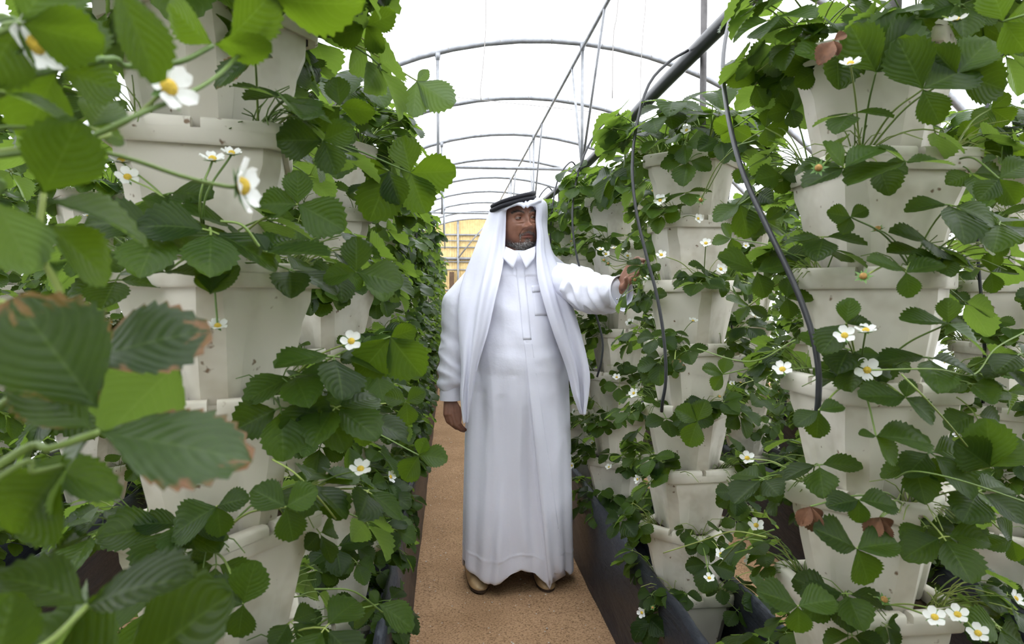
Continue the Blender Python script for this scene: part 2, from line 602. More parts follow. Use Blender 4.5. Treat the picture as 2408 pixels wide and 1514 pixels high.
def curb(name, xo, sgn, y0, y1, parent, seed):
    """plastic-covered kerb; xo = face on the aisle, sgn = direction from the aisle into the bed"""
    r = np.random.default_rng(seed)
    prof = [(-.012, 0.0), (0.0, .05), (0.002, .16), (0.0, .28), (.001, .36), (.008, .40), (.022, CREST), (.034, CREST - .004), (.042, .39), (.044, .32), (.046, .24), (.05, TROUGH + .002)]
    ys = np.arange(y0, y1, 0.07)
    ph = r.uniform(0, 6.28, 8)
    V = []
    for y in ys:
        for k, (dx, z) in enumerate(prof):
            wob = .007 * math.sin(y * 3.1 + ph[0] + z * 4) + .004 * math.sin(y * 9.7 + ph[1] + z * 17) + .0028 * math.sin(y * 23 + ph[2] - z * 29)
            zz = z + (0.006 * math.sin(y * 2.2 + ph[3]) + .003 * math.sin(y * 7 + ph[4])) * (z / CREST) ** 2
            if k == 0: wob *= .3; zz = 0.0
            V.append((xo + sgn * (dx + (wob if k < 10 else 0)), y, zz))
    m = len(prof)
    F = []
    for i in range(len(ys) - 1):
        for k in range(m - 1):
            f = (i * m + k, (i + 1) * m + k, (i + 1) * m + k + 1, i * m + k + 1)
            F.append(f if sgn > 0 else f[::-1])
    return link(name, mesh_from(name, V, F, M['plastic']), parent)


BED_PHRASE = {'R': 'planting trough under the towers the man touches', 'L': 'planting trough across the aisle from the outstretched hand',
              'RR': 'planting trough beyond the towers the man touches', 'LL': 'planting trough behind the towers across the aisle',
              'LLL': 'outermost planting trough, farthest behind the towers across the aisle',
              'RRR': 'outermost planting trough, farthest beyond the towers he touches'}
BEDS = {}
for key, rw in ROWS.items():
    b = empty('planting_bed', (0, 0, 0), 'black plastic lined ' + BED_PHRASE[key], 'planting bed', 'black plastic lined planting beds')
    ya, yb = -2.6, 18.6
    curb('curb', rw['x0'], 1, ya, yb, b, 11 + len(BEDS))
    curb('curb', rw['x1'], -1, ya, yb, b, 41 + len(BEDS))
    nx, ys = 7, np.arange(ya, yb, .15)
    V = [(rw['x0'] + .045 + (rw['x1'] - rw['x0'] - .09) * i / (nx - 1), y, TROUGH + .004 * math.sin(i * 2 + y * 9)) for y in ys for i in range(nx)]
    F = [(j * nx + i, j * nx + i + 1, (j + 1) * nx + i + 1, (j + 1) * nx + i) for j in range(len(ys) - 1) for i in range(nx - 1)]
    link('trough_liner', mesh_from('trough_liner', V, F, M['plastic']), b)
    BEDS[key] = b
# ------------------------------------------------------------------ tunnel frame
def arch_pts(r, y, n=40):
    return [(AX + r * math.cos(math.pi * i / n), y, max(AZ + r * math.sin(math.pi * i / n), 0.0)) for i in range(n + 1)]


PURLIN_X = 1.24
ARCH_Y = [5.9 + 1.7 * k for k in range(-4, 9)]
vis = 0
for k, y in enumerate(ARCH_Y):
    j = k - 3                                   # 1 = first arch in the picture
    if j >= 1:
        lab = f'{ORD[j]} curved steel arch across the roof, counted from the camera'
    else:
        lab = f'{["fourth", "third", "second", "first"][j + 3]} curved steel arch overhead, counted back behind the camera'
    a = empty('steel_arch', (0, 0, 0), lab, 'arch', 'curved steel arches of the tunnel')
    tube_obj('hoop', arch_pts(AR - .03, y), .026, M['steel'], a, 8)
    if j in (3, 6):
        z = 3.18
        half = math.sqrt((AR - .03) ** 2 - (z - AZ) ** 2)
        tube_obj('tie_bar', [(AX - half, y, z), (AX, y, z), (AX + half, y, z)], .024, M['steel'], a)
    if j in (1, 3, 5, 7):
        for x in (-.09, PURLIN_X):
            zt = AZ + math.sqrt((AR - .03) ** 2 - (x - AX) ** 2)
            tube_obj('hanger', [(x, y, 2.5), (x, y, 3.0), (x, y, zt)], .015, M['steel'], a, 6)
            V, F = tube([(x, y, zt - .07), (x, y, zt - .005)], [.018, .035], 8)
            link('bracket', mesh_from('bracket', V, F, M['steel']), a)
        zp = AZ + math.sqrt((AR - .03) ** 2 - (PURLIN_X - AX) ** 2) - .045
        for dy in (-.85, .5):
            tube_obj('brace', [(PURLIN_X, y, 2.52), (PURLIN_X, y + dy / 2, (2.52 + zp) / 2), (PURLIN_X, y + dy, zp)], .012, M['steel'], a, 6)
    if j >= 1 and j <= 3:
        for q in range(9):                       # little wire ties of the film
            ang = R(62 + 7 * q)
            r0 = AR - .03
            p = Vector((AX + r0 * math.cos(ang), y, AZ + r0 * math.sin(ang)))
            V, F = tube([p + Vector((.004, 0, -.03)), p + Vector((0, -.03, 0)), p + Vector((-.006, -.005, .03))], .004, 4)
            link('wire_tie', mesh_from('wire_tie', V, F, M['wire']), a)
zp = AZ + math.sqrt((AR - .03) ** 2 - (PURLIN_X - AX) ** 2) - .045
tag(tube_obj('ridge_pipe', [(PURLIN_X, y, zp) for y in np.linspace(Y_FRONT, Y_BACK, 12)], .017, M['steel']),
    'long straight steel pipe running under the arches near the ridge', 'pipe')
tag(tube_obj('end_brace', [(PURLIN_X, Y_BACK - .1, zp), (.78, Y_BACK - .08, 3.08), (.3, Y_BACK - .06, 2.48)], .02, M['steel']),
    'slanting steel brace in front of the tan end wall', 'brace')
tag(tube_obj('cross_wire', spline([(-.3, 7.4, 3.62), (.5, 7.4, 3.56), (1.3, 7.4, 3.5), (2.4, 7.4, 3.42)], 12), .004, M['wire'], None, 4),
    'thin wire strung across the tunnel below the second arch', 'wire')
for pts, lab in (([(.235, 4.0, 3.79), (.233, 4.0, 3.3), (.235, 4.0, 3.0), (.215, 4.0, 2.72), (.2, 4.0, 2.6), (.205, 4.0, 2.54)], 'thin kinked wire hanging over the aisle left of the black band'),
                 ([(1.25, 4.0, 3.79), (1.245, 4.0, 3.2), (1.23, 4.0, 3.0), (1.215, 4.0, 2.72), (1.22, 4.0, 2.5)], 'thin wire hanging beside the overhead black water pipe'),
                 ([(.98, 3.6, 3.78), (.96, 3.6, 3.0), (.935, 3.6, 2.8), (.93, 3.6, 2.45)], 'thin wire hanging between ridge pipe and black water pipe')):
    tag(tube_obj('hanging_wire', spline(pts, 20), .0028, M['wire'], None, 4), lab, 'wire', 'thin wires hanging from the roof')

# ------------------------------------------------------------------ overhead water pipes
PIPE_Z = 2.10


def pipe_row(x, lab, seed, z=PIPE_Z):
    ys = np.linspace(-1.5, 18.4, 60)
    pts = [(x + .006 * math.sin(y * 2.1 + seed), y, z + .012 * math.sin(y * 1.3 + seed)) for y in ys]
    return tag(tube_obj('water_pipe', pts, .024, M['black_pipe'], None, 10), lab, 'pipe', 'black overhead water pipes')


pipe_row(ROWS['R']['x'], 'thick black water pipe above the towers the man touches', 0.0)
pipe_row(ROWS['L']['x'], 'thick black water pipe above the towers across the aisle', 2.0, 2.0)

# ------------------------------------------------------------------ pots
def ring_body(h, c, r, d, z, b=.007):
    """24-point section: square of half width h, corner chamfer c, recess half width r and depth d in each side"""
    pts = []
    for k in range(4):
        a = math.pi / 2 * k
        ca, sa = math.cos(a), math.sin(a)
        for u, v in ((-(h - c), h), (-(r + b), h), (-r, h - d), (r, h - d), (r + b, h), (h - c, h)):
            # side facing +v, running along +u
            x, y = v, u
            pts.append((x * ca - y * sa, x * sa + y * ca, z))
    return pts


def loft(rings, cap_last=True, cap_first=False):
    n = len(rings[0])
    V = [p for r_ in rings for p in r_]
    F = []
    for i in range(len(rings) - 1):
        for k in range(n):
            k2 = (k + 1) % n
            F.append((i * n + k, (i + 1) * n + k, (i + 1) * n + k2, i * n + k2))
    if cap_last:
        F.append(tuple((len(rings) - 1) * n + k for k in range(n - 1, -1, -1)))
    if cap_first:
        F.append(tuple(range(n)))
    return V, F


def pot_geos():
    body = Geo()
    rings = [ring_body(.100, .020, .030, 0, -.010), ring_body(.1115, .024, .030, 0, -.032), ring_body(.110, .024, .030, 0, -.06),
             ring_body(.102, .027, .033, 0, -.094), ring_body(.1000, .027, .033, .0055, -.112), ring_body(.083, .026, .030, .0075, -.214), ring_body(.080, .026, .030, .0075, -.2195)]
    V, F = loft(rings)
    body.add(V, F)
    rim = Geo()
    ho, hi, c = .1225, .099, .020
    def oct_ring(h, c, z):
        p = []
        for k in range(4):
            a = math.pi / 2 * k
            ca, sa = math.cos(a), math.sin(a)
            for u in (-(h - c), -(h - c) * .5, 0, (h - c) * .5, h - c):
                p.append((h * ca - u * sa, h * sa + u * ca, z))
        return p
    # continuous lower band
    V, F = loft([oct_ring(.1115, .020, -.0365), oct_ring(ho - .003, c, -.038), oct_ring(ho, c, -.034), oct_ring(ho, c, -.016), oct_ring(hi, c * .8, -.016)], False)
    rim.add(V, [f[::-1] for f in F])
    # upper band: four corner pieces with a notch in the middle of every side
    gap = .0065
    for k in range(4):
        a = math.pi / 2 * k
        rot = np.array([[math.cos(a), -math.sin(a), 0], [math.sin(a), math.cos(a), 0], [0, 0, 1]])
        out_ = [(ho, gap), (ho, ho - c), (ho - c * .35, ho - c * .35), (ho - c, ho), (gap, ho)]
        inn = [(hi, gap), (hi, hi - c), (hi - c * .35, hi - c * .35), (hi - c, hi), (gap, hi)]
        V = []
        for (xo, yo), (xi, yi) in zip(out_, inn):
            e = .004
            ox, oy = (xo - xi), (yo - yi)
            l_ = math.hypot(ox, oy); ox, oy = ox / l_, oy / l_
            V += [(xo, yo, -.0165), (xo, yo, -e), (xo - ox * e, yo - oy * e, 0), (xi + ox * e, yi + oy * e, 0), (xi, yi, -e), (xi, yi, -.024)]
        F = []
        for i in range(4):
            for q in range(5):
                F.append((6 * i + q, 6 * i + 6 + q, 6 * i + 7 + q, 6 * i + 1 + q))
        F += [(5, 4, 3, 2, 1, 0), tuple(24 + q for q in range(6))]
        rim.add(np.array(V) @ rot.T, F)
    soil = Geo()
    n = 9
    r = np.random.default_rng(3)
    V = [((i / (n - 1) - .5) * .196, (j / (n - 1) - .5) * .196, -.021 + r.uniform(-.004, .003)) for i in range(n) for j in range(n)]
    F = [(i * n + j, (i + 1) * n + j, (i + 1) * n + j + 1, i * n + j + 1) for i in range(n - 1) for j in range(n - 1)]
    soil.add(V, F)
    return body, rim, soil


def smooth_by_angle(me, ang=30):
    bm = bmesh.new(); bm.from_mesh(me)
    bmesh.ops.recalc_face_normals(bm, faces=bm.faces)
    bm.to_mesh(me); bm.free()
    me.set_sharp_from_angle(angle=R(ang))


POT_BODY, POT_RIM, POT_SOIL = pot_geos()
ME_BODY = POT_BODY.mesh('pot_body', M['foam'], uv=False); smooth_by_angle(ME_BODY, 28)
ME_RIM = POT_RIM.mesh('pot_rim', M['foam'], uv=False); smooth_by_angle(ME_RIM, 50)
ME_SOIL = POT_SOIL.mesh('pot_soil', M['soil'], uv=False)


def tower_ys(key):
    rw = ROWS[key]
    k0 = -4 if key in ('R', 'L', 'RR', 'LL') else 0  # rows run on unseen behind the camera, added to block light from there
    return [(k, rw['y0'] + 0.9 * k) for k in range(k0, rw['n'])]


def tower_phrase(key, k):
    base = {'R': 'right of man', 'L': 'left of man'}.get(key)
    idx = k + 1
    if base:
        if k < 0:
            return 'tower beside the camera, ' + base
        return (f'{ORD[idx]} nearest tower ' if idx > 1 else 'nearest tower ') + base
    return f'{ORD[idx]} tower, ' + ROWS[key]['phrase']


def level_phrase(j):
    return 'top pot' if j == 0 else ('bottom pot' if j == N_POT - 1 else f'{ORD[j + 1]} pot down')


JIT = {}
def tower_jitter(key, k, j):
    r = random.Random(f'{key}{k}{j}')
    return (r.uniform(-.006, .006), r.uniform(-.006, .006), r.uniform(-4, 4))


ROW_ROT = {'R': 0, 'L': 15, 'RR': 0, 'LL': 0, 'RRR': 0, 'LLL': 0}
pots_rest = BigGeo()
POT_KIND = {}
cands = []
for key in ROWS:
    for k, y in tower_ys(key):
        p = pix((ROWS[key]['x'], y, 1.2))
        depth = p[2] if p else 0.1
        inframe = (p is not None and -260 < p[0] < 2700) or k < 0
        behind = k < -1 or (k < 0 and key in ('RR', 'LL'))
        if not inframe and key not in ('R', 'L'):
            continue
        cost = depth * {'R': 1, 'L': 1, 'RR': 1.35, 'LL': 1.35, 'RRR': 2.2, 'LLL': 9}[key]
        if behind: cost = 99 - k
        cands.append((cost, key, k, y, depth))
cands.sort()
TOWERS = []
n_pots = 0
for cost, key, k, y, depth in cands:
    single = n_pots + N_POT <= 232
    TOWERS.append((key, k, y, depth, single))
    for j in range(N_POT):
        jx, jy, jr = tower_jitter(key, k, j)
        rot = R((45 if j % 2 == 0 else 0) + jr + ROW_ROT[key])
        loc = (ROWS[key]['x'] + jx, y + jy, RIM_TOP - S_POT * j)
        if single:
            n_pots += 1
            e = empty('planter_pot', loc, f'white foam planter, {level_phrase(j)}, {tower_phrase(key, k)}', 'planter', 'white foam planters stacked in towers')
            e.rotation_euler = (0, 0, rot)
            link('pot_body', ME_BODY, e); link('rim', ME_RIM, e); link('soil', ME_SOIL, e)
        else:
            m4 = np.array(Matrix.Translation(loc) @ Matrix.Rotation(rot, 4, 'Z'))
            for g, mi in ((POT_BODY, 0), (POT_RIM, 0), (POT_SOIL, 1)):
                pots_rest.merge(g, m4, 0.0, [mi])
if pots_rest.V:
    o = link('distant_and_unseen_planters', pots_rest.mesh('distant_and_unseen_planters', [M['foam'], M['soil']], smooth=False))
    tag(o, 'distant white foam planters stacked in towers towards the end wall', 'planters', kind='stuff')

# steel rods in the towers that carry the pipe, drip tubes
for key, k, y, depth, single in TOWERS:
    if key not in ('R', 'L') or not single:
        continue
    top = PIPE_Z + .02 if not (key == 'R' and k == 1) else 3.74
    if key == 'L': top = 2.0
    x = ROWS[key]['x'] + .034
    tag(tube_obj('support_rod', [(x, y, 1.756), (x, y, 1.9), (x, y, top)], .011, M['rust_steel'], None, 8),
        f'upright steel rod rising from the top pot, {tower_phrase(key, k)}', 'rod', 'steel rods carrying the water pipes')

tube_paths = {
    ('R', 0): [(1742, -20, 1.62), (1715, 50, 1.50), (1700, 150, 1.36), (1712, 270, 1.24), (1745, 400, 1.15), (1800, 525, 1.08), (1862, 655, 1.03), (1906, 770, 1.0), (1924, 860, .985), (1925, 930, .985), (1921, 975, .99)],
    ('R', 1): [(1618, 118, 2.02), (1570, 148, 2.0), (1525, 200, 1.97), (1496, 300, 1.93), (1487, 400, 1.9), (1497, 500, 1.87), (1520, 600, 1.84), (1545, 695, 1.81), (1562, 800, 1.79), (1566, 890, 1.78), (1558, 945, 1.79), (1556, 968, 1.8)],
    ('R', 2): [(1462, 272, 2.92), (1425, 285, 2.9), (1385, 340, 2.87), (1356, 420, 2.84), (1346, 500, 2.8), (1352, 580, 2.78), (1372, 660, 2.76), (1400, 735, 2.74), (1417, 800, 2.73), (1414, 850, 2.73), (1404, 886, 2.75)],
}
for key, k, y, depth, single in TOWERS:
    if key not in ('R', 'L', 'RR') or not single or k < 0:
        continue
    if (key, k) in tube_paths:
        pts = [at(*q) for q in tube_paths[(key, k)]]
    else:
        x = ROWS[key]['x']; s = 1 if key == 'L' else -1
        if key == 'L' and k < 3: continue
        z0 = PIPE_Z if key != 'L' else 2.0
        pts = [(x, y + .05, z0), (x + s * .06, y - .02, z0 + .03), (x + s * .15, y - .08, z0 - .1), (x + s * .19, y - .10, 1.75), (x + s * .18, y - .08, 1.5), (x + s * .15, y - .07, 1.3), (x + s * .128, y - .06, 1.16), (x + s * .118, y - .05, .99)]
    tag(tube_obj('drip_tube', spline(pts, 40), .0048, M['black_pipe'], None, 7),
        f'thin black drip tube curving down to the {tower_phrase(key, k)}', 'tube', 'black drip tubes')

# ------------------------------------------------------------------ strawberry leaves
def leaflet_geo(nr, nc, r, length=1.0, width=.45, fold=.2, droop=.2, teeth=True, ruffle=.02, curl=0.0):
    """leaflet along +x from the origin, blade facing +z"""
    V, U = [], []
    p1, p2 = r.uniform(0, 6.28, 2)
    for i in range(nr + 1):
        t = i / nr
        w = width * (max(math.sin(math.pi * min(t, 1) ** 1.22), 0.0)) ** .72 if 0 < t < 1 else 0.0
        if t == 1: w = .02
        if t == 0: w = .02
        for j in range(nc + 1):
            s = (j / nc) * 2 - 1
            ww, x = w, t
            if teeth and abs(s) > .99 and 0 < i:
                if i % 2 == 1: ww *= 1.05; x += .035
                else: ww *= .93
            x += .05 * (s * s) * (1 - t) * .6
            if i == nr: x -= abs(s) * 0.0
            y = s * ww
            z = fold * abs(y) ** 1.15 * 1.3 - droop * t * t - curl * (abs(s) ** 3) * ww
            z += ruffle * math.sin(2 * math.pi * 8 * (t - .42 * abs(s) ** 1.35)) * abs(s) * (1 - .3 * t) * (1 if nr > 12 else 0)
            z += .02 * math.sin(7 * t + p1 + 3 * s) * abs(s) + .015 * math.sin(5 * t + p2) * s
            V.append((x * length, y * length, z * length))
            U.append((t, (s + 1) / 2))
    F = []
    n = nc + 1
    for i in range(nr):
        for j in range(nc):
            F.append((i * n + j, (i + 1) * n + j, (i + 1) * n + j + 1, i * n + j + 1))
    g = Geo()
    g.add(V, F, U)
    return g


LODS = {'H': (18, 8), 'M': (10, 4), 'L': (4, 2)}


def frame(origin, ax, nz):
    ax = np.asarray(ax, float); ax /= np.linalg.norm(ax)
    nz = np.asarray(nz, float); nz = nz - ax * np.dot(ax, nz); nz /= np.linalg.norm(nz)
    m = np.eye(4)
    m[:3, 0] = ax; m[:3, 1] = np.cross(nz, ax); m[:3, 2] = nz; m[:3, 3] = origin
    return m


def rot_about(v, axis, ang):
    axis = np.asarray(axis, float); axis /= np.linalg.norm(axis)
    v = np.asarray(v, float)
    return v * math.cos(ang) + np.cross(axis, v) * math.sin(ang) + axis * np.dot(axis, v) * (1 - math.cos(ang))


def xf(g, m4):
    o = Geo(); o.merge(g, m4); return o


def leaf_variant(e, lp, bend, tilt, seed):
    """returns {lod: (stalk geo, [three leaflet geos])} in a frame whose origin is the crown, leaning towards +x"""
    out = {}
    for lod, (nr, nc) in LODS.items():
        r = np.random.default_rng(seed)
        P = [np.zeros(3)]
        n = 8
        side = r.uniform(-.25, .25)
        for i in range(n):
            ang = R(e) - R(bend) * (i / n) ** 1.5
            P.append(P[-1] + lp / n * np.array([math.cos(ang), side * (i / n), math.sin(ang)]))
        P = np.array(P)
        st = Geo()
        sides = {'H': 6, 'M': 4, 'L': 3}[lod]
        V, F = tube(P if lod == 'H' else P[::2] if lod == 'M' else P[[0, 5, 8]], .0013 if lod != 'L' else .0016, sides, False)
        st.add(V, F, np.zeros((len(V), 2)))
        a = np.array([math.cos(R(tilt)), side * .6, -math.sin(R(tilt))]); a /= np.linalg.norm(a)
        nn = np.array([math.sin(R(tilt)), 0, math.cos(R(tilt))])
        nn = rot_about(nn, a, r.uniform(-.35, .35))
        leaflets = []
        for q, (da, size) in enumerate(((0, .064), (78, .058), (-78, .058))):
            size *= r.uniform(.88, 1.12)
            da += r.uniform(-9, 9)
            ax = rot_about(a, nn, R(da))
            n2 = rot_about(nn, ax, r.uniform(-.22, .22))
            n2 = rot_about(n2, np.cross(n2, ax), r.uniform(-.12, .25))
            o = P[-1] + ax * .005
            lf = leaflet_geo(nr, nc, r, size, r.uniform(.42, .48), r.uniform(.12, .42), r.uniform(.05, .30), lod != 'L', .005, r.uniform(0, .1))
            m = frame(o, ax, n2)
            leaflets.append(xf(lf, m))
            V, F = tube([P[-1], P[-1] + ax * .008], .0012, 4, False)
            st.add(V, F, np.zeros((len(V), 2)))
        out[lod] = (st, leaflets)
    return out


LEAF_SPECS = [(82, .13, 30, 15), (76, .12, 50, 35), (68, .14, 45, 25), (62, .11, 60, 14), (55, .13, 60, 30), (48, .10, 50, 22), (42, .13, 70, 40),
              (35, .11, 55, 25), (28, .10, 60, 60), (20, .12, 50, 18), (10, .10, 45, 30), (0, .11, 45, 62), (-12, .09, 40, 50), (52, .075, 30, 20)]
LEAVES = []
for i, sp in enumerate(LEAF_SPECS):
    v = leaf_variant(*sp, seed=100 + i)
    d = {'spec': sp, 'geo': v}
    st, lf = v['H']
    d['stalk'] = st.mesh('leaf_stalk', M['stalk'])
    d['leaflets'] = [g.mesh('leaflet', M['leaf']) for g in lf]
    for lod in ('H', 'M', 'L'):
        st, lf = v[lod]
        g = Geo(); g.merge(st)
        n0 = len(g.Mi)
        for q in lf: g.merge(q)
        g.Mi[n0:] = [1] * (len(g.Mi) - n0)
        d['geo' + lod] = g
        if lod != 'L':
            d['mesh' + lod] = g.mesh('leaf', [M['stalk'], M['leaf']])
    LEAVES.append(d)


# ------------------------------------------------------------------ strawberry flowers
def petal_geo(r, L_=.0118, W=.0135):
    V, U = [], []
    nr, nc = 4, 4
    for i in range(nr + 1):
        t = i / nr
        w = W / 2 * (math.sin(math.pi * (t * .86 + .06))) ** .6 * (.55 + .55 * t)
        for j in range(nc + 1):
            s = j / nc * 2 - 1
            V.append((.003 + t * L_ * (1 - .10 * s * s), s * w, .0018 + .0035 * t * t + .002 * s * s * t + r.uniform(-.0003, .0003)))
            U.append((t, (s + 1) / 2))
    n = nc + 1
    F = [(i * n + j, (i + 1) * n + j, (i + 1) * n + j + 1, i * n + j + 1) for i in range(nr) for j in range(nc)]
    g = Geo(); g.add(V, F, U)
    return g


def dome_geo(rad, h, z0, n=10, m=4):
    V, F = [], []
    for i in range(m):
        a = math.pi / 2 * i / m
        for k in range(n):
            b = 2 * math.pi * k / n
            V.append((rad * math.cos(a) * math.cos(b), rad * math.cos(a) * math.sin(b), z0 + h * math.sin(a)))
    V.append((0, 0, z0 + h))
    for i in range(m - 1):
        for k in range(n):
            F.append((i * n + k, i * n + (k + 1) % n, (i + 1) * n + (k + 1) % n, (i + 1) * n + k))
    for k in range(n):
        F.append(((m - 1) * n + k, (m - 1) * n + (k + 1) % n, m * n))
    return np.array(V), F


def calyx_geo(n=10, ln=.010):
    V, F = [], []
    for k in range(n):
        a = 2 * math.pi * k / n
        l_ = ln * (1.15 if k % 2 else .85)
        c, s = math.cos(a), math.sin(a)
        b = len(V)
        for u, v, z in ((.001, -.0018, -.001), (l_ * .5, -.0022, .0), (l_, 0, .0015), (l_ * .5, .0022, .0), (.001, .0018, -.001)):
            V.append((u * c - v * s, u * s + v * c, z))
        F.append((b, b + 1, b + 2, b + 3, b + 4))
    return V, F


def flower_variant(e, lp, bend, face, seed, old=False):
    r = np.random.default_rng(seed)
    P = [np.zeros(3)]
    n = 8
    side = r.uniform(-.3, .3)
    for i in range(n):
        ang = R(e) - R(bend) * (i / n) ** 1.5
        P.append(P[-1] + lp / n * np.array([math.cos(ang), side * (i / n), math.sin(ang)]))
    nz = np.array([math.sin(R(face)), r.uniform(-.3, .3), math.cos(R(face))])
    fm = frame(P[-1], [math.cos(R(face)), 0, -math.sin(R(face))], nz)
    st = Geo()
    V, F = tube(P, .0012, 5, False)
    st.add(V, F)
    V, F = calyx_geo(); ca = Geo(); ca.add(V, F)
    st.merge(ca, fm); st.Mi[-10:] = [1] * 10
    sc = np.diag([r.uniform(.95, 1.2)] * 3 + [1.0])
    petals = []
    if not old:
        for k in range(5):
            a = 2 * math.pi * (k / 5) + r.uniform(-.12, .12)
            m = np.eye(4); m[:2, :2] = [[math.cos(a), -math.sin(a)], [math.sin(a), math.cos(a)]]
            petals.append(xf(petal_geo(r), fm @ sc @ m))
    V, F = dome_geo(.0045, .004, .001)
    ce = Geo(); ce.add(V, F)
    ce = xf(ce, fm @ sc)
    return st, petals, ce


FLOWERS = []
for i, (e, lp, bend, face, old) in enumerate(((60, .13, 40, 25, False), (45, .14, 50, 50, False), (35, .13, 40, 70, False), (25, .15, 55, 40, False), (50, .11, 60, 62, False), (15, .14, 50, 80, False), (30, .15, 70, 60, True), (55, .12, 50, 35, True))):
    st, pe, ce = flower_variant(e, lp, bend, face, 300 + i, old)
    d = {'stalk': st.mesh('flower_stalk', [M['stalk'], M['calyx']]), 'petals': [g.mesh('petal', M['petal']) for g in pe], 'centre': ce.mesh('flower_centre', M['old_flower'] if old else M['pollen'])}
    g = Geo(); g.merge(st)
    n0 = len(g.Mi)
    for q in pe: g.merge(q)
    g.Mi[n0:] = [2] * (len(g.Mi) - n0)
    n0 = len(g.Mi)
    g.merge(ce); g.Mi[n0:] = [3] * (len(g.Mi) - n0)
    d['geo'] = g
    d['mesh'] = g.mesh('flower', [M['stalk'], M['calyx'], M['petal'], M['old_flower'] if old else M['pollen']])
    FLOWERS.append(d)

# fan of short stems around a crown
def stem_fan(seed, n=20):
    r = np.random.default_rng(seed)
    g = Geo()
    for q in range(n):
        az, e, ln = r.normal(0, .8), R(r.uniform(25, 85)), r.uniform(.03, .12)
        x0, y0 = r.uniform(-.014, .014, 2)
        pts = []
        for i in range(5):
            t = i / 4
            ee = e - .55 * t * t
            pts.append((x0 + ln * t * math.cos(ee) * math.cos(az), y0 + ln * t * math.cos(ee) * math.sin(az), ln * t * math.sin(ee)))
        V, F = tube(pts, np.linspace(.0014, .0008, 5), 5, False)
        g.add(V, F, None, 0)
    V, F = dome_geo(.012, .014, -.004, 9, 3)
    g.add(V, F, None, 1)
    return g.mesh('crown', [M['stalk'], M['dead_leaf']], uv=False)


FANS = [stem_fan(700 + q) for q in range(6)]

# ------------------------------------------------------------------ strawberry plants
CORNER_ALIGNED = [((1, 1)), ((1, -1)), ((-1, 1)), ((-1, -1))]


def corner_word(key, dx, dy):
    aisle = -1 if key in ('R', 'RR', 'RRR') else 1  # LL, LLL, L face the other way
    w = []
    if dy < -.3: w.append('near')
    elif dy > .3: w.append('far')
    if dx * aisle > .3: w.append('aisle-side')
    elif dx * aisle < -.3: w.append('outer')
    return ' '.join(w)


plants = []
for key, k, y, depth, single in TOWERS:
    for j in range(N_POT):
        jx, jy, jr = tower_jitter(key, k, j)
        dirs = [(1, 0), (0, 1), (-1, 0), (0, -1)] if j % 2 == 0 else [(.7071, .7071), (-.7071, .7071), (-.7071, -.7071), (.7071, -.7071)]
        for dx, dy in dirs:
            a = math.atan2(dy, dx) + R(jr + ROW_ROT[key])
            dist = .112
            loc = Vector((ROWS[key]['x'] + jx + dist * math.cos(a), y + jy + dist * math.sin(a), RIM_TOP - S_POT * j - .019))
            to = Vector((CAM.x - loc.x, CAM.y - loc.y))
            to.normalize()
            facing = to.x * math.cos(a) + to.y * math.sin(a)
            p = pix(loc)
            if key == 'LLL' and dx < -.3: continue
            if k < -1 or (k < 0 and key in ('RR', 'LL')):  # plants of the added, unseen towers behind the camera
                d = 6.0; p = (0, 0, 6.0)
                if (key in ('RR', 'LL')) and facing < -.2: continue
            elif k < 0:
                if key == 'L': continue
                if not (dy > .3 or (dx < -.9)): continue
                d = .9
            else:
                if p is None: continue
                d = p[2]
                if not (-160 < p[0] < 2570 and -330 < p[1] < 1800): continue
            cost = d * {'R': 1, 'L': 1, 'RR': 1.45, 'LL': 1.45, 'RRR': 2.4, 'LLL': 9}[key]
            if k < -1 or (k < 0 and key in ('RR', 'LL')): cost = 99
            if facing < -.35: cost += 3.0 if j else 0.6
            if facing < -.35 and d > 7: continue
            plants.append((cost, key, k, j, a, dx, dy, loc, d, facing))
plants.sort(key=lambda q: q[0])
MAX_SINGLE = 292


def leaf_set(r, j, key, d):
    """which leaves a plant carries: (variant, azimuth offset, scale, roll)"""
    if j == 0:
        n = r.integers(18, 23)
    else:
        n = r.integers(9, 13) if key in ('L', 'LL', 'LLL') else r.integers(8, 12)
        if key == 'L' and d >= 1.6: n = r.integers(13, 17)
        if d < 1.6 and key in ('R', 'L'): n = r.integers(5, 8)
    res = []
    for q in range(n):
        if j == 0:
            v = int(r.choice([0, 1, 2, 2, 3, 4, 5, 6, 7, 8, 9, 11]))
            az = r.normal(0, 1.15)
            sc = r.uniform(1.0, 1.5)
        else:
            v = int(r.choice([1, 3, 4, 4, 5, 5, 6, 6, 7, 8, 8, 9, 10, 11, 12, 13]))
            az = float(np.clip(r.normal(0, .62), -1.35, 1.35))
            sc = r.uniform(.52, 1.18)
            if key in ('L', 'LL', 'LLL'): sc *= 1.1
        res.append((v, az, sc, r.uniform(-.3, .3)))
    nf = 0
    u = r.random()
    p_f = {'R': .62, 'RR': .62, 'RRR': .5, 'L': .2, 'LL': .4, 'LLL': .3}[key]
    if u < p_f: nf = 1 if r.random() < .6 else 2
    fl = [(int(r.integers(0, len(FLOWERS))), float(r.normal(0, .6)), r.uniform(.85, 1.15)) for _ in range(nf)]
    return res, fl


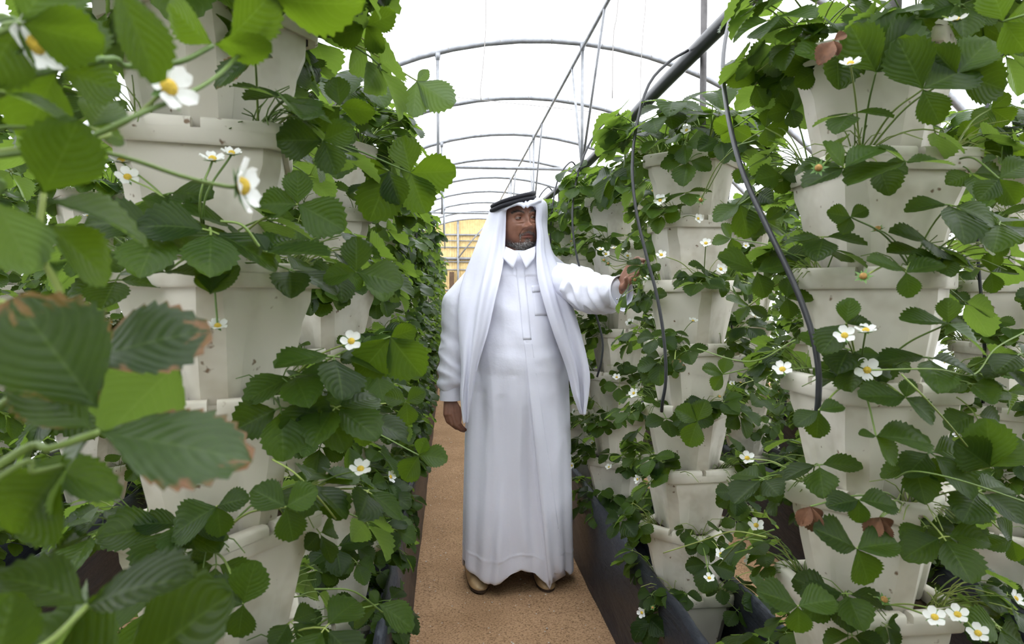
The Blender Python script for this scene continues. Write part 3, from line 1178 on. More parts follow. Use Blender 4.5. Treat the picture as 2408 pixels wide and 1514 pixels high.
rest = BigGeo()
POOL = []
n_single = 0
n_parts = 0
for cost, key, k, j, a, dx, dy, loc, d, facing in plants:
    r = np.random.default_rng(abs(hash((key == 'R', key == 'L', key == 'RR', len(key), k + 9, j, round(dx * 10), round(dy * 10)))) % (2 ** 32))
    leaves, fl = leaf_set(r, j, key, d)
    if key == 'R' and k == 0 and j == 0:
        leaves = [(v, az, sc * (.8 if dx < .3 else 1.0), ro) for v, az, sc, ro in leaves]
    single = n_single < MAX_SINGLE
    if single:
        n_single += 1
        e = empty('strawberry_plant', loc, None, 'plant', 'strawberry plants growing from the stacked pots')
        e['label'] = f'strawberry plant, {corner_word(key, dx, dy)} corner of {level_phrase(j)}, {tower_phrase(key, k)}'
        e.rotation_euler = (0, 0, a)
        POOL.append((e, loc, a, (key, k, j)))
        if d < 4.5: link('crown_stems', FANS[int(r.integers(0, 6))], e)
        near = d < 1.5 and key in ('R', 'L')
        for v, az, sc, roll in leaves:
            L_ = LEAVES[v]
            m4 = Matrix.Rotation(az, 4, 'Z') @ Matrix.Translation((r.uniform(-.012, .012), r.uniform(-.012, .012), 0)) @ Matrix.Rotation(roll, 4, 'X') @ Matrix.Scale(sc, 4)
            if near:
                o = link('leaf', L_['stalk'], e)
                for me in L_['leaflets']:
                    link('leaflet', me, o)
            else:
                o = link('leaf', L_['meshH'] if d < 3.2 else L_['meshM'], e)
            o.matrix_basis = m4
        for v, az, sc in fl:
            f = FLOWERS[v]
            if near:
                o = link('flower', f['stalk'], e)
                for me in f['petals']: link('petal', me, o)
                link('flower_centre', f['centre'], o)
            else:
                o = link('flower', f['mesh'], e)
            o.matrix_basis = Matrix.Rotation(az, 4, 'Z') @ Matrix.Scale(sc, 4)
    else:
        base = Matrix.Translation(loc) @ Matrix.Rotation(a, 4, 'Z')
        lod = 'M' if d < 6.5 else 'L'
        if d > 9: leaves = leaves[:max(6, int(len(leaves) * .7))]
        if cost >= 99: leaves = [(v, az, sc * 1.5, ro) for v, az, sc, ro in leaves[:6]]; lod = 'L'; fl = []
        for v, az, sc, roll in leaves:
            g = LEAVES[v]['geo' + lod]
            m4 = np.array(base @ Matrix.Rotation(az, 4, 'Z') @ Matrix.Rotation(roll, 4, 'X') @ Matrix.Scale(sc * (1.15 if d > 9 else 1), 4))
            rest.merge(g, m4, float(r.random()))
        if d < 9:
            for v, az, sc in fl:
                g = FLOWERS[v]['geo']
                m4 = np.array(base @ Matrix.Rotation(az, 4, 'Z') @ Matrix.Scale(sc, 4))
                rest.merge(g, m4, float(r.random()), [0, 2, 3, 4])
if rest.V:
    o = link('strawberry_foliage', rest.mesh('strawberry_foliage', [M['stalk'], M['leaf'], M['calyx'], M['petal'], M['pollen']], rnd=True))
    tag(o, 'dense green strawberry foliage on the farther towers', 'foliage', kind='stuff')
print('plants', len(plants), 'single', n_single, 'objects', len(bpy.data.objects), 'rest faces', sum(len(q) for q in rest.Si))

# grit on the sand
g = Geo()
for q in range(420):
    x = random.uniform(-.14, .6); y = random.uniform(1.2, 6) ** 1.0
    s = random.choice([.0025, .003, .004, .005])
    V, F = dome_geo(s, s * .5, -.001, 5, 2)
    g.add(V + np.array([x, y, -.004 + .004]), F)
tag(link('gravel', g.mesh('gravel', M['pebble'], uv=False)), 'pale grit and chips scattered on the sandy aisle', 'gravel', kind='stuff')
# ------------------------------------------------------------------ the man
MX, MY = 0.32, 2.95


def P(px, py, dy):
    """point (relative to the man's feet) that stands at world y = MY + dy behind a pixel"""
    d = at(px, py, 1.0) - CAM
    q = CAM + d * ((MY + dy - CAM.y) / d.y)
    return np.array((q.x - MX, q.y - MY, q.z))


def Pd(px, py, depth):
    q = at(px, py, depth)
    return np.array((q.x - MX, q.y - MY, q.z))


def capsule(g, p0, r0, p1, r1, sides=14, mi=0):
    p0, p1 = np.asarray(p0, float), np.asarray(p1, float)
    ax = p1 - p0
    l_ = np.linalg.norm(ax); ax = ax / (l_ + 1e-9)
    pts, rad = [], []
    for q in range(5):
        a = math.pi / 2 * (1 - q / 4)
        pts.append(p0 - ax * r0 * math.sin(a)); rad.append(max(r0 * math.cos(a), 1e-4))
    for q in range(1, 4):
        pts.append(p0 + ax * l_ * q / 4); rad.append(r0 + (r1 - r0) * q / 4)
    for q in range(5):
        a = math.pi / 2 * q / 4
        pts.append(p1 + ax * r1 * math.sin(a)); rad.append(max(r1 * math.cos(a), 1e-4))
    pts = np.array(pts)
    ref = np.array([0, 0, 1.0]) if abs(ax[2]) < .9 else np.array([1.0, 0, 0])
    u = np.cross(ax, ref); u /= np.linalg.norm(u); w = np.cross(ax, u)
    V, F = [], []
    for p, r_ in zip(pts, rad):
        for k in range(sides):
            a = 2 * math.pi * k / sides
            V.append(p + r_ * (math.cos(a) * u + math.sin(a) * w))
    n = len(pts)
    for i in range(n - 1):
        for k in range(sides):
            F.append((i * sides + k, i * sides + (k + 1) % sides, (i + 1) * sides + (k + 1) % sides, (i + 1) * sides + k))
    F += [tuple(range(sides - 1, -1, -1)), tuple(range((n - 1) * sides, n * sides))]
    g.add(V, F, None, mi)


def chain(g, pts, rads):
    for a, b, ra, rb in zip(pts[:-1], pts[1:], rads[:-1], rads[1:]):
        capsule(g, a, ra, b, rb)


def remeshed(g, voxel, smooth_it, fac=.5):
    me = g.mesh('tmp', M['foam'], uv=False)
    o = link('tmp', me)
    md = o.modifiers.new('r', 'REMESH'); md.mode = 'VOXEL'; md.voxel_size = voxel
    if smooth_it:
        sm = o.modifiers.new('s', 'SMOOTH'); sm.iterations = smooth_it; sm.factor = fac
    dg = bpy.context.evaluated_depsgraph_get()
    dg.update()
    out = bpy.data.meshes.new_from_object(o.evaluated_get(dg))
    bpy.data.objects.remove(o); bpy.data.meshes.remove(me)
    n = len(out.vertices)
    V = np.empty(n * 3); out.vertices.foreach_get('co', V); V = V.reshape(-1, 3)
    Nn = np.empty(n * 3); out.vertices.foreach_get('normal', Nn); Nn = Nn.reshape(-1, 3)
    F = [tuple(p.vertices) for p in out.polygons]
    bpy.data.meshes.remove(out)
    return V, F, Nn


def skin_material():
    m, nt, out = new_mat('brown_skin')
    tc = N(nt, 'ShaderNodeTexCoord')
    att = N(nt, 'ShaderNodeAttribute', attribute_name='tone')
    n1 = N(nt, 'ShaderNodeTexNoise', Scale=55.0, Detail=5.0)
    L(nt, tc.outputs['Object'], n1.inputs['Vector'])
    skin = mixc(nt, n1.outputs[0], (0.27, 0.125, 0.078), (0.165, 0.068, 0.042))
    sep = N(nt, 'ShaderNodeSeparateColor')
    L(nt, att.outputs['Color'], sep.inputs[0])
    c = mixc(nt, sep.outputs[0], skin, (0.23, 0.075, 0.06))          # lips, lids
    c = mixc(nt, sep.outputs[1], c, (0.075, 0.045, 0.036))           # skin under beard and brow hair
    c = mixc(nt, sep.outputs[2], c, (0.40, 0.20, 0.135))             # pale palm skin
    p = N(nt, 'ShaderNodeBsdfPrincipled', Roughness=0.48)
    p.inputs['Subsurface Weight'].default_value = 0.06
    p.inputs['Subsurface Radius'].default_value = (.01, .004, .002)
    L(nt, c, p.inputs['Base Color'])
    b = N(nt, 'ShaderNodeBump', Strength=0.25, Distance=0.002)
    n2 = N(nt, 'ShaderNodeTexNoise', Scale=260.0, Detail=3.0)
    L(nt, tc.outputs['Object'], n2.inputs['Vector'])
    L(nt, n2.outputs[0], b.inputs['Height']); L(nt, b.outputs[0], p.inputs['Normal'])
    L(nt, p.outputs[0], out.inputs[0])
    return m


def cloth_material(name, colr, trans=.12, weave=900):
    m, nt, out = new_mat(name)
    tc = N(nt, 'ShaderNodeTexCoord')
    n1 = N(nt, 'ShaderNodeTexNoise', Scale=14.0, Detail=6.0, Roughness=.6)
    L(nt, tc.outputs['Object'], n1.inputs['Vector'])
    p = N(nt, 'ShaderNodeBsdfPrincipled', Roughness=0.75)
    p.inputs['Base Color'].default_value = (*colr, 1)
    p.inputs['Specular IOR Level'].default_value = .25
    p.inputs['Sheen Weight'].default_value = .15
    b = N(nt, 'ShaderNodeBump', Strength=0.25, Distance=0.012)
    L(nt, n1.outputs[0], b.inputs['Height']); L(nt, b.outputs[0], p.inputs['Normal'])
    t = N(nt, 'ShaderNodeBsdfTranslucent'); t.inputs[0].default_value = (*colr, 1)
    mx = N(nt, 'ShaderNodeMixShader', Fac=trans)
    L(nt, p.outputs[0], mx.inputs[1]); L(nt, t.outputs[0], mx.inputs[2]); L(nt, mx.outputs[0], out.inputs[0])
    return m


def hair_material():
    m, nt, out = new_mat('grizzled_hair')
    att = N(nt, 'ShaderNodeAttribute', attribute_name='rnd')
    c = ramp(nt, att.outputs['Fac'], [(0.0, (0.018, 0.014, 0.013)), (0.45, (0.10, 0.09, 0.085)), (1.0, (0.62, 0.60, 0.57))])
    p = N(nt, 'ShaderNodeBsdfPrincipled', Roughness=0.55)
    L(nt, c, p.inputs['Base Color']); L(nt, p.outputs[0], out.inputs[0])
    return m


def eye_material():
    m, nt, out = new_mat('eyeball')
    uv = N(nt, 'ShaderNodeUVMap')
    sep = N(nt, 'ShaderNodeSeparateXYZ'); L(nt, uv.outputs[0], sep.inputs[0])
    c = ramp(nt, sep.outputs[0], [(0.0, (0.01, 0.008, 0.007)), (0.27, (0.012, 0.009, 0.008)), (0.30, (0.05, 0.025, 0.014)), (0.50, (0.03, 0.016, 0.01)), (0.54, (0.30, 0.26, 0.24)), (1.0, (0.24, 0.18, 0.16))])
    p = N(nt, 'ShaderNodeBsdfPrincipled', Roughness=0.12)
    L(nt, c, p.inputs['Base Color']); L(nt, p.outputs[0], out.inputs[0])
    return m


M['skin'] = skin_material()
M['robe'] = cloth_material('white_robe_cotton', (0.79, 0.80, 0.91), .06)
M['scarf'] = cloth_material('white_scarf_voile', (0.80, 0.81, 0.92), .22)
M['hair'] = hair_material()
M['eye'] = eye_material()
M['cord'] = simple('black_wool_cord', (0.012, 0.012, 0.017), .7, .3, bump=.25, bscale=1200)
M['shoe'] = simple('tan_leather', (0.52, 0.36, 0.19), .45, noise=.35, nscale=25)
M['sole'] = simple('dark_shoe_sole', (0.05, 0.03, 0.02), .7)
M['metal'] = simple('silver_cufflink', (0.6, 0.6, 0.6), .25, metal=1.0)


# ---- head
HEAD_S = 1.08
HEAD_C = np.array((.001, 0.0, 1.6785))
HEAD_R = Matrix.Rotation(R(17), 3, 'Z') @ Matrix.Rotation(R(-5), 3, 'Y') @ Matrix.Rotation(R(-1), 3, 'X')


def G(a, b, s):
    return np.exp(-((a - b) / s) ** 2)


def head_surface():
    nu, nv = 220, 170
    u = np.linspace(0, 2 * math.pi, nu, endpoint=False)
    # denser on the face
    v = np.linspace(0.02, math.pi - .02, nv)
    U_, V_ = np.meshgrid(u - .38 * np.sin(u), v, indexing='ij')     # u = 0 looks along -y
    sv = np.where(V_ > math.pi / 2, np.sin(V_) ** .60, np.sin(V_))
    x = .077 * sv * np.sin(U_)
    y = -.097 * sv * np.cos(U_)
    z = np.where(V_ < math.pi / 2, .095, .138) * np.cos(V_)
    # jaw and neck side
    low = np.clip(-z / .138, 0, 1)
    x *= (1 - .10 * low ** 1.6) * (1 + .10 * np.sin(math.pi * np.clip(low, 0, 1)))
    y = np.where(y > 0, y * (1 - .42 * low ** 1.2), y * (1 - .04 * low))
    fr = np.clip(-y / .05, 0, 1)                                   # 1 on the front
    ax = np.abs(x)
    d = np.zeros_like(x)
    d += .013 * G(x, 0, .0095) * np.clip((.022 - z) / .03, 0, 1) * (z > -.05) * np.clip((z + .056) / .012, 0, 1)
    d += .0300 * G(x, 0, .0140) * G(z, -.0380, .0115)
    d += .0135 * G(ax, .0165, .0075) * G(z, -.0425, .0080)
    d -= .004 * G(ax, .0085, .004) * G(z, -.051, .004)
    d += .0075 * G(z, .0215, .0085) * G(ax, .030, .022)
    d += .003 * G(z, .022, .01) * G(x, 0, .012)
    d -= .0035 * G(ax, .004, .002) * G(z, .022, .012)              # frown lines
    d -= .0145 * G(ax, .031, .0165) * G(z, .0005, .0100)
    d += .0035 * G(ax, .031, .014) * G(z, -.0165, .005)            # bags below the eyes
    d -= .0022 * G(ax, .031, .016) * G(z, -.0235, .003)
    d += .0075 * G(ax, .043, .019) * G(z, -.033, .018)
    fold_z = -.045 - (ax - .018) * 1.5
    d -= .0040 * G(z, fold_z, .0045) * ((ax > .016) & (ax < .036))
    d += .0060 * G(x, 0, .030) * G(z, -.060, .010)                 # moustache pad
    d += .0062 * G(x, 0, .020) * G(z, -.0690, .0042)
    d += .0075 * G(x, 0, .018) * G(z, -.0800, .0052)
    d -= .0055 * G(x, 0, .025) * G(z, -.0742, .0022)
    d -= .0040 * G(x, 0, .018) * G(z, -.0880, .0045)
    d += .0070 * G(x, 0, .024) * G(z, -.1060, .0150)
    d += .0050 * G(ax, .05, .02) * G(z, -.085, .02)                # jowls
    y = y - d * fr
    # lower jaw underside towards the neck
    V = np.stack([x, y, z], -1)
    tone = np.zeros(x.shape + (4,)); tone[..., 3] = 1
    lips = G(x, 0, .021) ** .6 * np.clip(G(z, -.0692, .0048) + G(z, -.0795, .0052), 0, 1)
    tone[..., 0] = np.clip(lips * 1.2 - .15, 0, 1) * fr
    beard = np.clip((-.094 - z) / .012, 0, 1) + np.clip((ax - .048) / .02, 0, 1) * np.clip((-.075 - z) / .03, 0, 1)
    must = G(z, -.0600 - ax * .28, .0048) * (ax < .034) + .7 * G(ax, .031, .005) * G(z, -.078, .012)
    goat = G(x, 0, .012) * G(z, -.0905, .006)
    bm = np.clip(beard * 1.3 + must + goat, 0, 1) * np.clip(fr * 1.5 + .2, 0, 1)
    brow = G(z, .0285 - 14 * (ax - .036) ** 2, .0046) * np.clip((ax - .008) / .006, 0, 1) * (ax < .056)
    tone[..., 1] = np.clip(np.maximum(bm * .85, brow), 0, 1) * (1 - tone[..., 0] * .8)
    F = []
    for i in range(nu):
        i2 = (i + 1) % nu
        for j in range(nv - 1):
            F.append((i * nv + j, i * nv + j + 1, i2 * nv + j + 1, i2 * nv + j))
    return V.reshape(-1, 3), F, tone.reshape(-1, 4), bm.reshape(-1), brow.reshape(-1), (nu, nv)


def to_head(V):
    Rm = np.array(HEAD_R)
    return (np.asarray(V) * HEAD_S) @ Rm.T + HEAD_C


def sphere_patch(c, r, th0, th1, ph0, ph1, n=16, m=8):
    """patch of a sphere: elevation th0..th1 (0 = towards -y, + up), azimuth ph0..ph1"""
    V, F = [], []
    for i in range(m + 1):
        th = th0 + (th1 - th0) * i / m
        for k in range(n + 1):
            ph = ph0 + (ph1 - ph0) * k / n
            V.append((c[0] + r * math.cos(th) * math.sin(ph), c[1] - r * math.cos(th) * math.cos(ph), c[2] + r * math.sin(th)))
    for i in range(m):
        for k in range(n):
            F.append((i * (n + 1) + k, i * (n + 1) + k + 1, (i + 1) * (n + 1) + k + 1, (i + 1) * (n + 1) + k))
    return np.array(V), F


EYE_C = [(-.031, -.0735, .001), (.031, -.0735, .001)]


def build_body():
    g = Geo()
    # trunk and legs under the robe
    chain(g, [(0, .02, .92), (0, .015, 1.10), (0, .02, 1.30)], [.125, .135, .125])
    for s in (-1, 1):
        capsule(g, (0, .025, 1.36), .09, (s * .15, .025, 1.395), .06)
    neck_top = to_head([(0, .012, -.075)])[0]
    capsule(g, (0, .02, 1.40), .070, neck_top, .066)
    capsule(g, neck_top, .06, to_head([(0, -.022, -.105)])[0], .042)
    feet = [(-.195, .02), (.115, .0)]
    for s, (fx, fy) in zip((-1, 1), feet):
        chain(g, [(s * .085, .02, .88), ((s * .085 + fx) / 2, .01, .50), (fx, fy + .035, .10)], [.085, .055, .036])
        capsule(g, (fx, fy + .05, .045), .028, (fx + s * .008, fy - .10, .034), .016)
    # right arm, hanging
    sh = np.array((-.185, .02, 1.385)); el = P(1066, 800, .0); wr = P(1059, 934, -.02)
    chain(g, [sh, el], [.048, .037]); chain(g, [el, wr + np.array((0, 0, .01))], [.037, .027])
    k0 = wr + np.array((.003, -.018, -.078))
    for dx_ in (-.024, -.008, .008, .024):
        capsule(g, wr + np.array((dx_ * .55, 0, 0)), .0165, k0 + np.array((dx_, -.002 - .004 * (abs(dx_) < .01), .004 * (dx_ < 0))), .0128)
    def finger(base, offs, r0, r1):
        pts = [base]
        for o in offs: pts.append(pts[-1] + np.array(o))
        chain(g, pts, list(np.linspace(r0, r1, len(pts))))
    finger(k0 + np.array((.026, -.004, 0)), [(.012, -.010, -.038), (.016, .008, -.022), (.012, .014, -.012)], .0105, .0072)
    finger(k0 + np.array((.008, -.008, -.003)), [(.013, -.012, -.042), (.021, .010, -.022), (.016, .016, -.010)], .0110, .0075)
    finger(k0 + np.array((-.010, -.006, -.001)), [(.013, -.008, -.040), (.021, .010, -.020), (.016, .016, -.006)], .0105, .0072)
    finger(k0 + np.array((-.027, 0, .004)), [(.011, -.006, -.033), (.018, .010, -.018), (.014, .014, -.006)], .0092, .0065)
    finger(wr + np.array((.018, -.006, -.022)), [(.018, -.012, -.026), (.007, -.006, -.034), (-.001, .002, -.030)], .0135, .0085)
    # left arm, reaching into the plants
    sh = np.array((.185, .02, 1.385)); el = Pd(1392, 690, 2.68); wr = Pd(1456, 682, 2.475)
    chain(g, [sh, el], [.048, .037]); chain(g, [el, wr], [.037, .027])
    bases = [Pd(1491, 651, 2.415), Pd(1489, 642, 2.42), Pd(1485, 633, 2.43), Pd(1479, 626, 2.44)]
    for q, b in enumerate(bases):
        st = wr + (np.array(Pd(1456, 682 - 4 * q, 2.475)) - wr) * 1.0
        capsule(g, st, .0165, b, .0125)
    def finger_d(b, seq, r0, r1):
        pts = [b] + [Pd(*s_) for s_ in seq]
        chain(g, pts, list(np.linspace(r0, r1, len(pts))))
    finger_d(bases[0], [(1503, 640, 2.39), (1513, 633, 2.375), (1517, 636, 2.362)], .0108, .0075)
    finger_d(bases[1], [(1503, 630, 2.395), (1514, 624, 2.38), (1519, 628, 2.365)], .0110, .0076)
    finger_d(bases[2], [(1498, 619, 2.405), (1509, 611, 2.39), (1514, 612, 2.375)], .0105, .0074)
    finger_d(bases[3], [(1489, 614, 2.42), (1497, 607, 2.41), (1502, 606, 2.4)], .0092, .0066)
    finger_d(Pd(1462, 676, 2.455), [(1470, 673, 2.425), (1474, 664, 2.405), (1472, 655, 2.395)], .0145, .0085)
    V, F, Nn = remeshed(g, .0032, 4)
    tone = np.zeros((len(V), 4)); tone[:, 3] = 1
    # palm of the reaching hand is paler
    c = (bases[1] + wr) / 2
    near = np.linalg.norm(V - c, axis=1) < .075
    tone[near, 2] = np.clip(.15 - Nn[near, 1] * .7 + Nn[near, 2] * .3, 0, .8)
    hV, hF, hT, bm, brow, shp = head_surface()
    V2 = to_head(hV)
    parts_V = [V, V2]; parts_F = list(F); parts_T = [tone, hT]
    off = len(V)
    parts_F += [tuple(i + off for i in f) for f in hF]
    off += len(V2)
    for ex, ey, ez in EYE_C:
        sg = 1 if ex > 0 else -1
        for th0, th1 in ((R(9), R(85)), (R(-78), R(-15))):
            v, f = sphere_patch((ex, ey, ez), .0141, th0, th1, R(-78), R(78), 18, 7)
            t = np.zeros((len(v), 4)); t[:, 3] = 1; t[:, 1] = .28
            parts_V.append(to_head(v)); parts_T.append(t)
            parts_F += [tuple(i + off for i in q) for q in f]
            off += len(v)
    V = np.concatenate(parts_V)
    me = mesh_from('person', V, parts_F, M['skin'])
    a = me.color_attributes.new('tone', 'FLOAT_COLOR', 'POINT')
    a.data.foreach_set('color', np.concatenate(parts_T).astype(np.float32).ravel())
    return me, (hV, bm, brow, shp)


me, HEAD = build_body()
man = link('person', me)
man.location = (MX, MY, 0)
tag(man, 'man in white robe and headscarf reaching into the strawberry plants', 'person')


def eyes():
    for ex, ey, ez in EYE_C:
        V, U, F = [], [], []
        n, m = 24, 14
        gz = np.array((.30, -.94, .06)); gz /= np.linalg.norm(gz)
        fm = frame((0, 0, 0), np.cross((0, 0, 1), gz), gz)
        for i in range(m + 1):
            th = math.pi * i / m
            for k in range(n):
                ph = 2 * math.pi * k / n
                p = fm[:3, :3] @ np.array((math.sin(th) * math.cos(ph), math.sin(th) * math.sin(ph), math.cos(th))) * .0129
                V.append((ex + p[0], ey + p[1], ez + p[2])); U.append((th / R(60), 0))
        for i in range(m):
            for k in range(n):
                F.append((i * n + k, (i + 1) * n + k, (i + 1) * n + (k + 1) % n, i * n + (k + 1) % n))
        o = link('eye', mesh_from('eye', to_head(V), F, M['eye'], uv=U), man)
        o['label'] = 'dark brown eye'


eyes()


def hair_strands(name, mask, n, len_rng, white, label, seed):
    r = np.random.default_rng(seed)
    hV, bm, brow, (nu, nv) = HEAD
    V = hV.reshape(nu, nv, 3)
    w = mask.reshape(nu, nv).copy()
    du = np.linalg.norm(np.roll(V, -1, 0) - V, axis=2); dv = np.linalg.norm(np.diff(V, axis=1, append=V[:, -1:]), axis=2)
    w = np.where(w > .25, w, 0) * du * dv
    w = (w / w.sum()).ravel()
    idx = r.choice(len(w), n, p=w)
    P0 = V.reshape(-1, 3)[idx]
    nrm = P0 / np.array([.077, .097, .138]) ** 2
    nrm /= np.linalg.norm(nrm, axis=1)[:, None]
    g = Geo()
    for p, nn in zip(P0, nrm):
        p = p + r.normal(0, .0008, 3)
        if name == 'beard':
            d = np.array((r.normal(0, .4), -.15, -1.0)) + nn * r.uniform(.15, .7)
        else:
            d = np.array((np.sign(p[0]) * 1.0, r.normal(0, .1), r.normal(.15, .25))) + nn * r.uniform(.05, .3)
        d /= np.linalg.norm(d)
        ln = r.uniform(*len_rng)
        sd = np.cross(d, nn); sd /= np.linalg.norm(sd) + 1e-9
        wd = r.uniform(.00030, .00050)
        a = p - nn * .0004
        mid = p + d * ln * .55 + nn * .0006
        tip = p + d * ln
        x = p[0]; z = p[2]
        val = np.clip(r.normal(white, .28), 0, 1)
        if name == 'beard' and z > -.088 and abs(x) < .036: val *= .62
        g.add(to_head([a - sd * wd, a + sd * wd, mid + sd * wd * .8, mid - sd * wd * .8, tip]), [(0, 1, 2, 3), (3, 2, 4)], None, 0, val)
    o = link(name, g.mesh(name, M['hair'], uv=False, rnd=True), man)
    o['label'] = label
    return o


hair_strands('beard', HEAD[1], 3600, (.004, .0085), .60, 'short grizzled beard and moustache', 5)
hair_strands('eyebrows', HEAD[2], 420, (.005, .009), -.1, 'dark eyebrows', 6)


# ---- robe
def robe_ring(z, a, bf, bb, cx=0.0, cy=0.0, n=40, p=2.35):
    out = []
    for k in range(n):
        t = 2 * math.pi * k / n
        c, s = math.cos(t), math.sin(t)
        x = a * np.sign(c) * abs(c) ** (2 / p)
        b = bb if s > 0 else bf
        y = b * np.sign(s) * abs(s) ** (2 / p)
        out.append((cx + x, cy + y, z))
    return out


def build_robe():
    g = Geo()
    rings = [robe_ring(*q) for q in (
        (1.535, .070, .074, .080, .01, .005), (1.510, .082, .088, .092, .01, .005), (1.485, .120, .100, .105), (1.455, .175, .112, .115), (1.42, .212, .125, .125), (1.36, .226, .142, .130), (1.28, .226, .165, .135),
        (1.18, .224, .190, .135), (1.06, .228, .212, .135), (.95, .234, .213, .138), (.82, .240, .205, .142), (.66, .245, .196, .148), (.48, .249, .190, .155),
        (.30, .252, .188, .160), (.15, .254, .188, .165), (.055, .256, .190, .168))]
    V, F = loft(rings, True, True)
    g.add(V, F)
    # sleeves
    chain(g, [(-.165, .005, 1.405), P(1079, 715, .0), P(1072, 800, -.005), P(1063, 850, -.015), P(1060, 893, -.02)], [.082, .078, .066, .060, .056])
    chain(g, [(.165, .005, 1.405), Pd(1348, 668, 2.83), Pd(1392, 690, 2.68), Pd(1425, 693, 2.56), Pd(1442, 690, 2.51)], [.085, .082, .072, .064, .058])
    V, F, Nn = remeshed(g, .0062, 14, .5)
    x, y, z = V[:, 0], V[:, 1], V[:, 2]
    front = np.clip(-Nn[:, 1], 0, 1)
    torso = np.clip(1 - np.maximum(np.abs(x + .0) - .24, 0) / .02, 0, 1)
    down = np.clip((1.08 - z) / .8, 0, 1)
    d = np.zeros(len(V))
    for (xt, zt, xb, amp, wd) in ((-.045, .98, -.115, .020, .028), (-.14, .98, -.175, .018, .024), (.150, 1.0, .175, .014, .024), (-.09, .9, -.05, -.014, .026), (.19, .9, .235, .012, .018), (.02, .8, .055, -.012, .022), (-.205, .9, -.235, .012, .014), (-.10, .6, -.145, -.008, .016), (.10, .7, .145, -.010, .018)):
        t = np.clip((zt - z) / zt, 0, 1)
        xl = xt + (xb - xt) * t
        d += amp * np.sqrt(t) * np.exp(-((x - xl) / wd) ** 2)
    # overlapping front flap, a crease from the belly to the hem
    t = np.clip((1.06 - z) / 1.0, 0, 1)
    xl = .012 + .105 * t
    s = x - xl
    sm = np.clip((s + .010) / .016, 0, 1); sm = sm * sm * (3 - 2 * sm)
    step = sm * np.exp(-np.maximum(s, 0) / .08) * .030 * np.clip(t * 3, 0, 1)
    d += step
    d *= front * torso * (z < 1.08)
    # side pleats
    side = np.clip(np.abs(Nn[:, 0]), 0, 1)
    d += .006 * side * np.sin(y * 55) * down * (np.abs(x) < .275)
    # creases on the chest and belly
    d += .0025 * front * np.sin(z * 34 + x * 22 + 2 * np.sin(x * 14)) * np.clip((z - .95) / .2, 0, 1) * (np.abs(x) < .2)
    # sleeve and cloth creases: ridged noise stretched along the pull of the cloth
    from mathutils import noise as mn
    def ridged(Q, seed):
        return np.array([1 - abs(mn.noise(Vector((q[0] + seed, q[1], q[2])))) * 2.2 for q in Q])
    armL = np.clip((-.215 - x) / .02, 0, 1) * (z > .86) * np.clip((1.40 - z) / .1, 0, 1)
    iL = np.where(armL > 0)[0]
    Q = np.stack([x[iL] * 6 + z[iL] * 3, y[iL] * 6, z[iL] * 13 + x[iL] * 8], 1)
    d[iL] += .011 * ridged(Q, 3.1) * armL[iL] * np.clip((1.36 - z[iL]) / .35, .15, 1)
    d += armL * .007 * np.exp(-((z - .935) / .016) ** 2)
    along = (V - np.array((.165, .005, 1.405))) @ np.array((.42, -.90, -.05))
    armR = np.clip((along - .12) / .06, 0, 1) * ((x > .225) | (y < -.22)) * (z > 1.2)
    iR = np.where(armR > 0)[0]
    Q = np.stack([along[iR] * 16 + z[iR] * 9, z[iR] * 9 - along[iR] * 4, x[iR] * 4], 1)
    d[iR] += .017 * ridged(Q, 9.7) * armR[iR]
    body = np.clip((.24 - np.abs(x)) / .03, 0, 1) * front
    iB = np.where((body > 0) & (z < 1.42))[0]
    Q = np.stack([x[iB] * 9, y[iB] * 3, z[iB] * 1.6 + x[iB] * .8], 1)
    d[iB] += .010 * (ridged(Q, 21.3) - .5) * body[iB] * np.clip((1.15 - z[iB]) / .3, .25, 1)
    Q = np.stack([x[iB] * 5, y[iB] * 3, z[iB] * 9], 1)
    d[iB] += .0050 * (ridged(Q, 33.3) - .5) * body[iB] * np.clip((z[iB] - .8) / .2, 0, 1)
    d += .0025 * np.exp(-((z - .155) / .004) ** 2) * (np.abs(x) < .28)      # stitched hem line
    V = V + Nn * d[:, None]
    # wavy hem
    hem_px = [1095, 1110, 1150, 1190, 1225, 1260, 1286, 1294, 1302, 1330, 1348, 1370]
    hem_dy = [-20, -12, 6, -10, -32, -18, 8, 14, -20, -18, 2, 0]
    hx = [P(q, 1370, -.19)[0] for q in hem_px]
    lift = -np.interp(V[:, 0], hx, hem_dy) / 540.0
    wgt = np.clip(1 - (V[:, 2] - .05) / .30, 0, 1) ** 1.5 * (V[:, 1] < .02)
    V[:, 2] += lift * wgt
    # open the underside
    keep = [f for f in F if not (Nn[list(f), 2].mean() < -.72 and V[list(f), 2].mean() < .16)]
    me = mesh_from('robe', V, keep, M['robe'])
    o = link('robe', me, man)
    o['label'] = 'long white robe with an overlapping front'
    sol = o.modifiers.new('thickness', 'SOLIDIFY'); sol.thickness = .0015; sol.offset = 1
    return o, V, keep


robe, RV, RF = build_robe()
from mathutils.bvhtree import BVHTree
ROBE_BVH = BVHTree.FromPolygons([tuple(v) for v in RV], RF)


def on_robe(px, py, lift):
    """point of the robe's front behind a pixel, lifted off the cloth"""
    o = Vector((CAM.x - MX, CAM.y - MY, CAM.z))
    d = (at(px, py, 1.0) - CAM).normalized()
    hit = ROBE_BVH.ray_cast(o, d)
    if hit[0] is None:
        return np.array(P(px, py, -.15))
    return np.array(hit[0] - d * lift)


